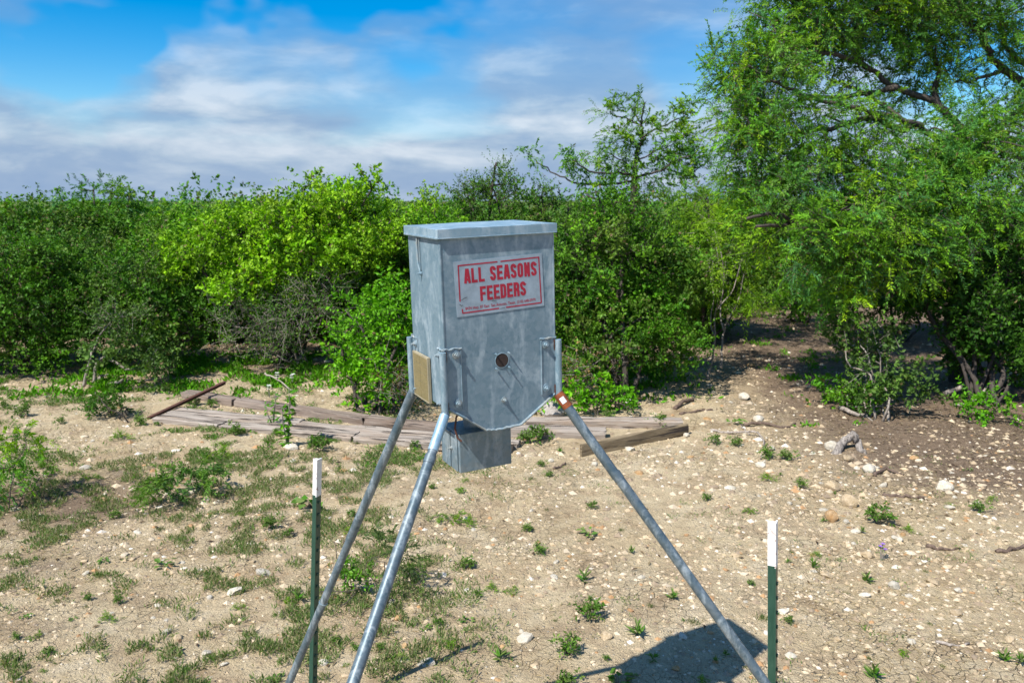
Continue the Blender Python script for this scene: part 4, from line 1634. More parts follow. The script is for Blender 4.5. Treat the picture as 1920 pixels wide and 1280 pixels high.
# --- front row of brush, left to right
shrub('brush_shrub', 'dense dark green shrub at the left edge of the brush', 'shrub', (40, 700), [(30, 560, 130, 125, 10.2, 0.9), (-80, 545, 130, 125, 10.4, 0.9), (110, 520, 95, 70, 10.6, 0.8), (60, 650, 110, 50, 9.9, 0.5)], PAL['dark'] + PAL['mid'][:2], 'small', 60, 1, stems=8, group=G1)
shrub('brush_shrub', 'dark green shrub right of the leftmost one, behind the leaning shrub', 'shrub', (290, 690), [(270, 525, 100, 75, 10.6, 0.8), (200, 570, 80, 80, 10.4, 0.7), (330, 590, 80, 75, 10.3, 0.6)], 'dark', 'small', 66, 2, stems=7, group=G1)
shrub('leaning_shrub', 'small grey green shrub with pale leaning trunk at the clearing edge', 'shrub', (172, 722), [(235, 590, 62, 48, 9.4, 0.5), (205, 655, 55, 45, 9.3, 0.4), (285, 645, 48, 50, 9.4, 0.4), (300, 690, 45, 25, 9.3, 0.3)], 'grey', 'small', 75, 3, bark=M_BARK_GREY, stems=4, r0=0.022, group=G1, over=dict(twigshow=0.35), limb=0.15)
shrub('brush_shrub', 'tall yellow green shrub left of the feeder, highest of its row', 'shrub', (545, 680), [(620, 385, 70, 62, 10.8, 0.8), (545, 410, 75, 55, 10.6, 0.7), (440, 440, 95, 55, 10.5, 0.7), (700, 430, 60, 70, 10.8, 0.7), (600, 460, 120, 50, 10.3, 0.6), (370, 470, 70, 60, 10.6, 0.6), (480, 520, 110, 45, 10.2, 0.5), (690, 350, 22, 26, 10.8, 0.3), (575, 345, 28, 22, 10.8, 0.3)], 'yellow', 'broad', 62, 4, stems=12, r0=0.04, group=G1, over=dict(up=0.55))
shrub('twiggy_shrub', 'tangle of grey bare twigs under the yellow green shrub', 'shrub', (560, 680), [(560, 580, 90, 60, 10.0, 0.5), (460, 590, 80, 60, 10.0, 0.5), (610, 540, 60, 50, 10.1, 0.4), (520, 640, 90, 35, 9.9, 0.3)], 'dark', 'sparse', 46, 5, bark=M_BARK_GREY, stems=9, r0=0.022, group=G1, limb=0.3, over=dict(leaves=7))
shrub('brush_shrub', 'vivid green shrub directly left of the feeder box', 'shrub', (705, 770), [(690, 610, 80, 70, 8.6, 0.6), (735, 560, 60, 50, 8.8, 0.5), (655, 680, 52, 60, 8.4, 0.45), (735, 690, 55, 60, 8.3, 0.4), (790, 620, 60, 70, 8.8, 0.5), (700, 740, 55, 28, 8.2, 0.3)], 'bright', 'broad', 70, 6, stems=8, group=G1)
shrub('dry_shrub', 'reddish brown dry twiggy shrub beside the solar panel', 'shrub', (742, 765), [(735, 690, 45, 40, 8.0, 0.3), (750, 735, 40, 25, 8.0, 0.25)], [(0.16, 0.075, 0.03), (0.12, 0.09, 0.03), (0.20, 0.12, 0.05)], 'sparse', 40, 7, bark=M_BARK_GREY, stems=5, r0=0.012, group=G1)
shrub('brush_shrub', 'big dense dark green shrub directly right of the feeder box', 'shrub', (1180, 745), [(1165, 425, 90, 85, 9.6, 0.8), (1090, 480, 75, 100, 9.3, 0.7), (1235, 510, 85, 85, 9.5, 0.7), (1150, 600, 115, 90, 9.1, 0.7), (1085, 675, 55, 60, 8.8, 0.4), (1245, 630, 75, 70, 9.2, 0.6), (1150, 360, 50, 35, 9.8, 0.4), (1010, 560, 70, 110, 9.5, 0.6)], PAL['mid'] + PAL['dark'] + PAL['deep'], 'small', 72, 8, stems=10, r0=0.04, group=G1)
shrub('dry_shrub', 'tan dry twigs low between the feeder and the dark shrub', 'shrub', (1090, 745), [(1090, 690, 45, 28, 8.5, 0.3), (1125, 680, 25, 22, 8.5, 0.25)], [(0.24, 0.17, 0.07), (0.16, 0.14, 0.05), (0.20, 0.11, 0.05)], 'sparse', 40, 9, bark=M_BARK_GREY, stems=4, r0=0.012, group=G1)
shrub('low_herb_shrub', 'low bright green herb behind the rusty leg top', 'shrub', (1120, 775), [(1110, 745, 55, 25, 8.0, 0.3), (1170, 755, 40, 16, 8.1, 0.25), (1060, 740, 30, 22, 8.1, 0.2)], 'bright', 'broad', 60, 10, stems=4, r0=0.01, group=G1)
# sapling with thin pale stems
sap = Plant(11)
sb = np.array(gpt(1327, 712))
root = empty('sapling', tuple(sb))
tag(root, 'thin pale stemmed sapling with feathery yellow green crown beside the path', 'sapling', G1)
Y0 = sb[1]
for pts_, r_ in ((((1327, 712), (1336, 670), (1341, 630), (1340, 590), (1352, 540), (1362, 490)), 0.02), (((1340, 628), (1332, 605), (1338, 560), (1330, 500)), 0.012), (((1352, 690), (1354, 650), (1360, 610), (1385, 560), (1395, 510)), 0.018), (((1357, 620), (1350, 580), (1358, 520), (1350, 460)), 0.012), (((1345, 580), (1375, 540), (1392, 480)), 0.009)):
    sap.branch([at(p[0], p[1], Y0 + 0.12 * i) for i, p in enumerate(pts_)], r_, 0.005, 6, 0.004)
C, O, _ = blob_clumps(sap.rg, [(1365, 490, 52, 42, Y0 + 0.4, 0.4), (1345, 440, 38, 36, Y0 + 0.5, 0.35), (1395, 540, 30, 24, Y0 + 0.5, 0.3), (1330, 540, 28, 26, Y0 + 0.3, 0.25)], 60)
sap.clump_foliage(C, O, dict(SPEC['feather'], pal=PAL['olive'], young=(1.5, 1.3, 0.8)))
sap.finish(root, M_FEATHER, M_BARK_GREY)
shrub('feathery_shrub', 'feathery olive shrub above and behind the pale sapling', 'shrub', (1310, 660), [(1310, 385, 55, 60, 12.0, 0.7), (1275, 450, 50, 60, 11.8, 0.6), (1360, 440, 70, 70, 12.2, 0.8), (1400, 360, 50, 60, 12.4, 0.6), (1440, 450, 80, 60, 12.0, 0.7)], 'olive', 'feather', 48, 12, mat=M_FEATHER, stems=6, r0=0.035, group=G1, over=dict(lw=0.015, ll=0.065, leaves=18), base_Y=12.0)
# right side, under the mesquite
shrub('twiggy_shrub', 'dark grey green twiggy shrub under the mesquite, beside the path', 'shrub', (1650, 785), [(1635, 650, 55, 65, 8.2, 0.45), (1595, 600, 50, 40, 8.4, 0.4), (1685, 715, 55, 45, 8.1, 0.4), (1610, 720, 40, 40, 8.0, 0.3)], 'grey', 'small', 80, 13, bark=M_BARK_GREY, stems=7, r0=0.014, group=G1, over=dict(twigshow=0.5), limb=0.15)
shrub('brush_shrub', 'dark broadleaf shrub in the shade at the right edge', 'shrub', (1850, 760), [(1800, 555, 95, 80, 9.0, 0.7), (1890, 480, 70, 110, 9.2, 0.7), (1860, 640, 100, 60, 8.8, 0.5), (1735, 520, 60, 55, 9.0, 0.4), (1960, 600, 80, 120, 9.0, 0.8), (1930, 700, 60, 50, 8.6, 0.4)], 'deep', 'broad', 62, 14, stems=10, r0=0.035, group=G1)
shrub('low_herb_shrub', 'low fresh green herb at the foot of the twiggy dark shrub', 'shrub', (1590, 745), [(1590, 730, 35, 22, 8.3, 0.25), (1625, 750, 30, 14, 8.1, 0.2)], 'mid', 'broad', 70, 15, stems=3, r0=0.008, group=G1, over=dict(ll=0.06, lw=0.03))
shrub('low_herb_shrub', 'low yellow green herb at the right edge under dark shrub', 'shrub', (1885, 790), [(1890, 765, 50, 20, 7.8, 0.3), (1840, 775, 30, 12, 7.8, 0.2)], 'bright', 'broad', 60, 16, stems=3, r0=0.008, group=G1)
# --- second row and gaps
G2 = 'brush behind the front row'
shrub('small_leaf_tree', 'upright dark green tree rising just behind the feeder lid', 'tree', (920, 600), [(935, 365, 48, 48, 14.0, 0.8), (880, 370, 42, 38, 14.2, 0.7), (860, 420, 55, 50, 14.0, 0.7), (960, 430, 60, 60, 13.8, 0.7), (945, 325, 18, 16, 14, 0.3)], 'dark', 'small', 40, 20, stems=7, r0=0.05, group=G2, over=dict(up=0.9, ll=0.045, lw=0.024, tlen=0.32), base_Y=14.0)
shrub('small_leaf_tree', 'dark green tree between the feeder lid and big right shrub', 'tree', (1030, 600), [(1020, 385, 42, 50, 13.6, 0.7), (1060, 400, 36, 40, 13.6, 0.6), (1010, 460, 60, 60, 13.4, 0.6)], 'dark', 'small', 42, 21, stems=5, r0=0.05, group=G2, over=dict(ll=0.045, lw=0.024), base_Y=13.6)
shrub('yellow_shrub', 'thin yellow green shrub peeking up left of the feeder lid', 'shrub', (790, 640), [(800, 372, 20, 32, 12.5, 0.35), (785, 420, 40, 36, 12.3, 0.5), (740, 440, 50, 50, 12.2, 0.6), (830, 440, 40, 50, 12.4, 0.5)], 'yellow', 'broad', 46, 22, stems=5, r0=0.03, group=G2, base_Y=12.3)
FILL = {}
for i, (px, Y, pal_, lb) in enumerate(((-60, 13.0, 'dark', 'dark shrub behind the far left end of the brush'), (130, 13.2, 'dark', 'dark shrub behind the leaning grey green shrub'), (330, 12.6, 'mid', 'green shrub between dark shrubs and the yellow green one'), (500, 12.8, 'mid', 'green shrub hidden behind the yellow green shrub'),
                                       (640, 12.6, 'dark', 'dark shrub behind the right half of the yellow green shrub'), (800, 11.8, 'mid', 'green shrub behind the left face of the feeder'), (960, 12.0, 'dark', 'dark shrub behind the front face of the feeder'), (1130, 12.4, 'dark', 'dark shrub behind the big right shrub'), (1270, 12.8, 'dark', 'dark shrub behind the right end of the big shrub'))):
    if pal_ not in FILL:
        FILL[pal_] = shrub('brush_shrub', lb, 'shrub', (px, 600), [(px, 500, 115, 80, Y, 0.9), (px - 30, 570, 110, 70, Y - 0.2, 0.6), (px + 40, 560, 100, 70, Y, 0.6)], pal_, 'small', 58, 30 + i, stems=6, r0=0.04, group=G2, over=dict(ll=0.065, lw=0.04, tlen=0.32), base_Y=Y)
        continue
    X_ = at(px, 600, Y)[0]
    o_ = empty('brush_shrub', (X_, Y, float(ground_z(X_, Y))), (0, 0, 0.7 + 2.1 * i))
    o_.scale = (1, 1, (0.92, 1.0, 1.06)[i % 3])
    tag(o_, lb, 'shrub', G2)
    for ch in list(FILL[pal_].children):
        c_ = ch.copy()
        COL.objects.link(c_)
        c_.parent = o_
for i, (px, py, rx, ry, Y, pal_, lb) in enumerate(((1410, 575, 60, 34, 14.5, 'olive', 'small feathery shrub at the far end of the path'), (1500, 555, 70, 42, 14.0, 'mid', 'green shrub closing the far end of the path'), (1580, 560, 50, 46, 13.0, 'dark', 'dark shrub right of the path end'), (1690, 530, 90, 80, 12.5, 'deep', 'deep green shrub seen through the mesquite foliage'), (1850, 540, 110, 100, 12.8, 'deep', 'deep green shrub behind the right edge shade'), (1450, 500, 110, 60, 15.5, 'dark', 'dark shrub far behind the path'), (1330, 590, 60, 36, 13.0, 'mid', 'low green shrub behind the sapling stems'))):
    shrub('brush_shrub', lb, 'shrub', (px, 600), [(px, py, rx, ry, Y, 0.6), (px + 20, py - ry * 0.6, rx * 0.8, ry * 0.8, Y + 0.2, 0.6)], pal_, 'feather' if pal_ == 'olive' else 'small', 40, 45 + i, stems=4, r0=0.03, group=G2, over=dict(ll=0.06, lw=0.012 if pal_ == 'olive' else 0.03), base_Y=Y)
for i, (px, Y, lb) in enumerate(((10, 17.5, 'far dark shrub at the left end of the skyline'), (110, 16.5, 'far dark shrub left of the pale olive mesquite'), (255, 17.0, 'far dark shrub right of the pale olive mesquite'), (370, 16.0, 'far dark shrub left of the tall yellow shrub'), (500, 17.5, 'far dark shrub behind the tall yellow shrub'),
                                 (690, 18.0, 'far dark shrub just left of the feeder lid'), (840, 18.5, 'far dark shrub behind the feeder lid'), (1120, 17.5, 'far dark shrub below the airy mesquite'), (1290, 17.0, 'far dark shrub right of the airy mesquite'), (-90, 16.0, 'far dark shrub cut by the left edge'))):
    X_ = at(px, 600, Y)[0]
    o_ = empty('brush_shrub', (X_, Y, 0), (0, 0, 0.3 + 1.7 * i))
    o_.scale = (1.25, 1.25, (1.12, 1.2, 1.08)[i % 3])
    tag(o_, lb, 'shrub', 'far brush on the skyline')
    for ch in list(FILL['dark' if i % 3 else 'mid'].children):
        c_ = ch.copy()
        COL.objects.link(c_)
        c_.parent = o_
# --- farther trees that stand against the sky
G3 = 'distant scrub trees'
for i, (lb, blobs, pal_, Y) in enumerate((
        ('pale olive mesquite rising above the brush at far left', [(200, 400, 80, 36, 18, 1.2), (215, 348, 34, 24, 18, 0.5), (160, 358, 32, 24, 18, 0.5), (240, 366, 28, 22, 18, 0.5), (140, 395, 40, 20, 18, 0.6)], 'mesq', 18.0),
        ('round green tree at the far left corner of the treeline', [(30, 440, 70, 34, 19, 1.2), (-30, 436, 60, 36, 19, 1.0)], 'dark', 19.0),
        ('olive scrub tree right of the far left mesquite', [(300, 420, 50, 22, 19, 0.9), (335, 405, 26, 12, 19, 0.5), (285, 402, 22, 12, 19, 0.4)], 'mesq', 19.0),
        ('yellow green scrub tree left of the tall yellow shrub', [(420, 422, 50, 26, 15, 0.9), (470, 412, 40, 26, 15, 0.8), (365, 425, 30, 18, 15, 0.6)], 'yellow', 15.0),
        ('small far tree between yellow shrub and feeder', [(722, 380, 26, 11, 30, 1.0), (745, 386, 20, 8, 30, 0.8)], 'mesq', 30.0))):
    shrub('scrub_tree', lb, 'tree', (blobs[0][0], 600), blobs, pal_, 'feather' if pal_ == 'mesq' else 'small', 34, 60 + i, mat=M_FEATHER if pal_ == 'mesq' else M_LEAF, stems=6, r0=0.05, group=G3, over=dict(ll=0.075, lw=0.022 if pal_ == 'mesq' else 0.042, tlen=0.26), base_Y=Y)
# mid-distance airy mesquite
mq = Plant(70)
Y = 16.0
root = empty('mesquite_tree', (float(at(1187, 600, Y)[0]), Y, 0))
tag(root, 'airy open mesquite with dark forked trunk against the sky', 'tree', G3)
mq.branch([at(1187, 620, Y), at(1190, 480, Y), at(1188, 370, Y), at(1190, 330, Y)], 0.085, 0.06, 8)
LIMB = [((1190, 335), (1194, 300), (1197, 280), (1205, 255), (1203, 235), (1192, 215), (1180, 195)), ((1203, 238), (1185, 226), (1160, 218), (1145, 215)), ((1197, 282), (1186, 262), (1172, 245)), ((1204, 258), (1222, 245), (1245, 235), (1270, 222), (1285, 215)), ((1203, 232), (1206, 210), (1210, 192)),
        ((1191, 332), (1170, 325), (1145, 325), (1110, 322), (1090, 312), (1075, 300)), ((1192, 332), (1215, 325), (1240, 320), (1268, 300), (1300, 290)), ((1193, 320), (1165, 300), (1140, 285)), ((1195, 300), (1230, 285), (1260, 270)), ((1190, 338), (1150, 345), (1085, 345), (1050, 330), (1020, 312), (1000, 300)), ((1250, 318), (1290, 325), (1330, 300))]
for i, l_ in enumerate(LIMB):
    rg_ = mq.rg
    dy = rg_.uniform(-0.8, 0.8)
    mq.branch([at(p[0], p[1], Y + dy * k / len(l_)) for k, p in enumerate(l_)], 0.055 if i == 0 else (0.030 if i in (5, 6, 9) else 0.020), 0.010, 6, 0.012)
BL = [(1180, 184, 24, 13, Y, .3), (1208, 188, 20, 13, Y, .3), (1145, 214, 20, 14, Y, .3), (1288, 225, 17, 18, Y, .3), (1275, 205, 8, 8, Y, .2), (1150, 270, 34, 24, Y, .5), (1140, 300, 38, 22, Y, .5), (1185, 260, 20, 16, Y, .4), (1252, 255, 34, 24, Y, .5), (1285, 275, 26, 22, Y, .5),
      (1230, 290, 50, 26, Y, .6), (1290, 305, 36, 22, Y, .5), (1180, 300, 30, 18, Y, .4), (1075, 298, 14, 12, Y, .2), (1000, 298, 14, 12, Y, .2), (1065, 312, 14, 8, Y, .2), (1320, 290, 22, 20, Y, .4), (1240, 330, 60, 20, Y, .6), (1100, 330, 40, 14, Y, .4), (1210, 238, 14, 10, Y, .3)]
C, O, _ = blob_clumps(mq.rg, BL, 32)
mq.clump_foliage(C, O, dict(SPEC['feather'], pal=PAL['mesq'] + PAL['olive'], ll=0.070, lw=0.024, tlen=0.26, leaves=16, young=(1.5, 1.3, .8)))
mq.finish(root, M_FEATHER, M_BARK)

# --- the big mesquite at right
bm_ = Plant(80)
rg_ = bm_.rg
tb = np.array(gpt(1800, 715))
root = empty('mesquite_tree', tuple(tb))
tag(root, 'large mesquite with dark arching limbs filling the upper right', 'tree', 'mesquite trees')
YT = tb[1]
fork = at(1790, 300, YT)
bm_.branch([tb - np.array([0, 0, 0.1]), at(1785, 600, YT), at(1800, 480, YT + 0.1), at(1782, 370, YT), fork], 0.10, 0.07, 10, 0.01)
BIG = [(((1782, 330), (1777, 289), (1750, 255), (1717, 232), (1680, 222), (1610, 205), (1550, 190), (1490, 170), (1425, 145)), 0.052, (0, -0.9)),
       (((1790, 300), (1814, 256), (1777, 215), (1750, 191), (1683, 165), (1633, 131), (1592, 91), (1555, 60), (1500, 30)), 0.062, (0, 0.4)),
       (((1755, 195), (1752, 165), (1760, 130), (1745, 90), (1720, 40), (1730, -60)), 0.042, (0.2, 0.8)),
       (((1683, 165), (1640, 172), (1590, 180), (1520, 185), (1470, 160)), 0.04, (0, 0.8)),
       (((1633, 131), (1580, 105), (1510, 98), (1440, 110)), 0.035, (0.2, -0.6)),
       (((1720, 235), (1680, 240), (1640, 222), (1560, 240), (1480, 250), (1410, 270)), 0.05, (0, -1.0)),
       (((1800, 330), (1850, 260), (1930, 190), (2000, 120)), 0.065, (0, 0.8)),
       (((1935, 165), (1880, 130), (1855, 105), (1840, 70), (1815, 40), (1800, 20), (1790, -60)), 0.055, (0.6, 0.2)),
       (((1880, 132), (1820, 150), (1790, 155)), 0.025, (0.5, 0.3)),
       (((1950, 130), (1900, 105), (1880, 60), (1870, 0), (1850, -80)), 0.05, (0.8, 0.9)),
       (((1785, 380), (1700, 360), (1620, 370), (1560, 395), (1480, 420), (1420, 425)), 0.05, (0, -1.6)),
       (((1785, 420), (1740, 400), (1680, 420), (1640, 460), (1600, 500)), 0.045, (0, -1.3)),
       (((1560, 400), (1500, 412), (1440, 400), (1400, 410)), 0.03, (-1.2, -1.5)),
       (((1690, 400), (1670, 470), (1690, 520), (1665, 560)), 0.022, (-0.6, -1.0)),
       (((1700, 235), (1660, 200), (1600, 165), (1560, 150)), 0.03, (-0.2, 0.6))]
tips = []
for pts_, r_, (y0_, y1_) in BIG:
    path = bm_.branch([at(p[0], p[1], YT + y0_ + (y1_ - y0_) * k / (len(pts_) - 1)) for k, p in enumerate(pts_)], r_, 0.014, 8, 0.012)
    tips.append(path)
BLB = [(1430, 120, 75, 60, YT - .6, .7), (1375, 160, 42, 48, YT - .6, .5), (1370, 115, 38, 30, YT - .5, .4), (1520, 50, 95, 60, YT + .2, .8), (1650, 30, 110, 55, YT + .5, .8), (1770, 50, 90, 60, YT + .7, .8), (1460, 215, 95, 50, YT - .9, .6), (1400, 255, 60, 45, YT - .9, .5, .8), (1620, 110, 80, 40, YT + .3, .6, .6),
       (1580, 215, 100, 34, YT - .4, .6, .5), (1550, 300, 120, 46, YT - .6, .7), (1700, 300, 90, 40, YT - .6, .6, .7), (1470, 345, 95, 50, YT - 1.0, .7), (1640, 400, 130, 60, YT - 1.1, .7), (1510, 440, 105, 55, YT - 1.3, .7), (1850, 300, 85, 60, YT - .3, .7), (1790, 410, 110, 60, YT - .8, .7), (1600, 495, 95, 45, YT - 1.2, .6),
       (1700, 480, 90, 50, YT - 1.0, .6), (1880, 60, 55, 45, YT + .4, .5, .6), (1830, 170, 50, 40, YT + .5, .5, .4), (1730, 130, 60, 60, YT + .5, .6, .6), (1900, 230, 50, 50, YT, .5, .7), (1420, 330, 50, 45, YT - .8, .5), (1450, 20, 60, 40, YT, .5, .9), (1560, -90, 200, 90, YT + .4, 1.2, .7), (1800, -90, 200, 90, YT + .6, 1.2, .7),
       (1800, 275, 70, 40, YT - .8, .5), (1850, 225, 60, 40, YT - .5, .5, .8), (1740, 345, 80, 40, YT - .9, .5), (2000, 60, 90, 130, YT + .5, 1.0, .6), (2000, 330, 90, 120, YT, 1.0, .6), (1560, 545, 60, 28, YT - 1.2, .4, .8)]
C, O, _ = blob_clumps(rg_, BLB, 96, 0.5)
bm_.clump_foliage(C, O, dict(SPEC['feather'], pal=PAL['mesq'], young=(1.45, 1.25, 0.8), ll=0.044, lw=0.0135, leaves=26, tlen=0.30))
allp = np.concatenate(tips)
for j in rg_.choice(len(C), 260, replace=False):
    d = np.linalg.norm(allp - C[j], axis=1)
    s_ = allp[np.argmin(d)]
    if d.min() < 1.3:
        mid = (s_ + C[j]) / 2 + rg_.normal(0, 0.05, 3) + np.array([0, 0, 0.06])
        bm_.branch([s_, mid, C[j]], 0.014, 0.005, 4, 0.0, 3)
bm_.finish(root, M_FEATHER, M_BARK)

# --- small plants of the clearing that stand out
G4 = 'small shrubs on the clearing'
shrub('feathery_shrub', 'feathery small shrub at the left edge of the clearing', 'shrub', (15, 955), [(18, 860, 42, 50, 5.7, 0.25), (42, 828, 24, 22, 5.7, 0.14), (0, 915, 36, 32, 5.6, 0.2), (50, 880, 22, 26, 5.7, 0.12)], 'mesq', 'feather', 150, 90, mat=M_FEATHER, stems=5, r0=0.006, group=G4, over=dict(tlen=0.15, ll=0.030, lw=0.0085, spread=0.05, leaves=22, twigs=9, twr=0.0015), limb=0.1)
shrub('small_shrub', 'small round dark green shrub left of the planks', 'shrub', (205, 784), [(200, 752, 32, 22, 7.9, 0.18), (180, 770, 20, 12, 7.9, 0.12), (222, 765, 18, 14, 7.9, 0.12)], 'dark', 'small', 170, 91, stems=5, r0=0.010, group=G4, over=dict(tlen=0.12, ll=0.030, lw=0.015, spread=0.04))
shrub('fern_mound', 'low green ferny mound on the left of the clearing', 'shrub', (350, 945), [(350, 900, 55, 22, 5.75, 0.25, 1.5), (310, 925, 40, 16, 5.65, 0.2, 1.5), (395, 905, 28, 20, 5.75, 0.18), (300, 950, 40, 10, 5.5, 0.15, .6)], [(0.110, 0.235, 0.035), (0.090, 0.200, 0.045), (0.15, 0.28, 0.03)], 'feather', 170, 92, mat=M_FEATHER, stems=3, r0=0.003, group=G4, over=dict(tlen=0.12, ll=0.032, lw=0.010, spread=0.06, leaves=20, twigs=10, twr=0.0013), limb=0.0)
shrub('feathery_shrub', 'wispy ferny shrub seen between the two left feeder legs', 'shrub', (745, 1112), [(745, 1055, 42, 42, 4.25, 0.14), (770, 1075, 28, 26, 4.25, 0.1), (720, 1020, 20, 16, 4.3, 0.08)], [(0.085, 0.145, 0.045), (0.10, 0.17, 0.04), (0.07, 0.12, 0.04)], 'feather', 220, 93, mat=M_FEATHER, stems=4, r0=0.003, group=G4, over=dict(tlen=0.10, ll=0.022, lw=0.0055, spread=0.035, leaves=22, twigs=8, twr=0.001), limb=0.1)
shrub('weed_shrub', 'leafy green weed clump left of the front feeder leg', 'shrub', (680, 1110), [(680, 1085, 34, 20, 4.2, 0.1), (655, 1075, 18, 14, 4.25, 0.07)], 'mid', 'broad', 300, 94, stems=4, r0=0.004, group=G4, over=dict(tlen=0.07, ll=0.028, lw=0.014, spread=0.025, twigs=7, leaves=7, twr=0.0014))

# distant scrub that reads as one mass
far = Plant(99)
rg_ = far.rg
N = 2300
X = rg_.uniform(-1.0, 1.0, N)
Yf = 22 + 60 * rg_.uniform(0, 1, N) ** 1.4
top = 1.85 + 0.3 * vnoise(X * Yf * 0.12, Yf * 0.12, 4) + 0.35 * vnoise(X * Yf * 0.5, Yf * 0.5, 8)
C = np.stack([X * Yf, Yf, rg_.uniform(0.1, 1.0, N) ** 0.5 * top], -1)
far.clump_foliage(C, np.tile(np.array([[0, 0, 0.3]]), (N, 1)), dict(SPEC['far'], pal=PAL['dark'] + PAL['mesq'], ll=0.13, lw=0.085, tlen=0.30, spread=0.28, twigs=6, leaves=6, up=-0.1))
root = empty('distant_scrub', (0, 22, 0))
far.finish(root, M_LEAF, M_BARK, 'foliage', 'stems')
tag(root, 'far belt of low green scrub along the horizon', 'scrub', kind='stuff')

# ------------------------------------------------------------------ weeds
def weed_meshes(kind, seed):
    pl = Plant(seed)
    rg = pl.rg
    if kind == 'lance':                              # rosette of long pointed leaves
        n = 16
        an = rg.uniform(0, 6.28, n)
        el = rg.uniform(0.25, 1.2, n)
        d = np.stack([np.cos(an) * np.cos(el), np.sin(an) * np.cos(el), np.sin(el)], -1)
        z0 = rg.uniform(0, 0.45, n)[:, None] * np.array([0, 0, 1.0])
        c = np.array(PAL['weed'])[rg.randint(0, 5, n)] * rg.uniform(0.75, 1.2, (n, 1))
        pl.leaves(z0, d, 0.62, 0.16, c, 0.7)
        pl.branch([(0, 0, -0.05), (0.02, 0, 0.3), (0, 0.02, 0.6)], 0.02, 0.01, 5)
    elif kind == 'bushy':
        C = rg.normal(0, 0.26, (20, 3))
        C[:, 2] = np.abs(C[:, 2]) + 0.25
        pl.clump_foliage(C, norm(C), dict(SPEC['broad'], pal=PAL['weed'], tlen=0.34, ll=0.20, lw=0.085, spread=0.08, twigs=3, leaves=5, twr=0.012, twigshow=0.8))
        for k in range(5):
            pl.branch([(0, 0, -0.05), tuple(C[k] * 0.5), tuple(C[k])], 0.02, 0.008, 4)
    elif kind == 'fern':
        C = rg.normal(0, 0.30, (16, 3))
        C[:, 2] = np.abs(C[:, 2]) * 0.6 + 0.12
        pl.clump_foliage(C, norm(C), dict(SPEC['feather'], pal=PAL['olive'], tlen=0.45, ll=0.14, lw=0.032, spread=0.06, twigs=4, leaves=14, twr=0.008, twigshow=0.8))
    elif kind == 'broad':
        n = 14
        an = rg.uniform(0, 6.28, n)
        rr_ = rg.uniform(0.1, 0.5, n)
        pos = np.stack([np.cos(an) * rr_, np.sin(an) * rr_, rg.uniform(0.15, 0.5, n)], -1)
        d = np.stack([np.cos(an), np.sin(an), rg.uniform(-0.3, 0.4, n)], -1)
        c = np.array(PAL['weed'])[rg.randint(0, 5, n)] * rg.uniform(0.8, 1.15, (n, 1))
        pl.leaves(pos, d, 0.38, 0.30, c, 0.75)
        pl.twig(np.zeros((n, 3)), pos, np.full(n, 0.012))
    elif kind == 'tuft':
        n = 70
        an = rg.uniform(0, 6.28, n)
        el = rg.uniform(0.35, 1.4, n)
        d = np.stack([np.cos(an) * np.cos(el), np.sin(an) * np.cos(el), np.sin(el)], -1)
        pos = rg.normal(0, 0.22, (n, 3)) * np.array([1, 1, 0])
        c = np.array([(0.10, 0.15, 0.04), (0.13, 0.17, 0.06), (0.085, 0.13, 0.035), (0.22, 0.20, 0.09)])[rg.randint(0, 4, n)]
        pl.leaves(pos, d, 0.42, 0.045, c, 0.3)
    return pl


WP = {}
hold = []
for kind in ('lance', 'bushy', 'fern', 'broad', 'tuft'):
    for v in range(3):
        r_ = empty('weed_source')
        weed_meshes(kind, 200 + v * 7 + len(kind)).finish(r_, M_LEAF if kind not in ('fern', 'tuft') else M_GRASS, M_GRASS if False else M_BARK, 'leaves', 'stem')
        WP[(kind, v)] = [(ch.name.split('.')[0], ch.data) for ch in r_.children]
        for ch in list(r_.children):
            bpy.data.objects.remove(ch)
        bpy.data.objects.remove(r_)
rw = random.Random(9)


def weed(px, py, hpx, kind, label=None, group=None):
    p = gpt(px, py)
    s = hpx / F_PX * p.y
    o = empty('weed', (p.x, p.y, p.z - 0.004), (0, 0, rw.uniform(0, 6.28)))
    o.scale = (s * rw.uniform(0.9, 1.25), s * rw.uniform(0.9, 1.25), s)
    d = {'lance': ('small weed with long pointed leaves on bare soil', 'pointed leaf weeds'), 'bushy': ('small bushy green weed on bare soil', 'bushy weeds'), 'fern': ('small wispy ferny weed on bare soil', 'ferny weeds'), 'broad': ('small broad leaved weed on bare soil', 'broad leaved weeds'), 'tuft': ('short grey green grass tuft on bare soil', 'grass tufts')}[kind]
    zone = ('near the far left brush' if py < 860 and px < 640 else 'on the left grassy ground' if px < 620 else 'on the ground between the feeder legs' if px < 1250 and py > 1000 else 'on the middle ground behind the legs' if px < 1250 else 'on the stony right ground' if py < 1060 else 'on the cracked lower right ground')
    d = (d[0].replace('on bare soil', zone), d[1])
    tag(o, label or d[0], 'weed' if kind != 'tuft' else 'grass tuft', group or d[1])
    if kind == 'tuft':
        o.name = 'grass_tuft'
    for nm, dt in WP[(kind, rw.randrange(3))]:
        link(nm, dt, None, o)
    return o


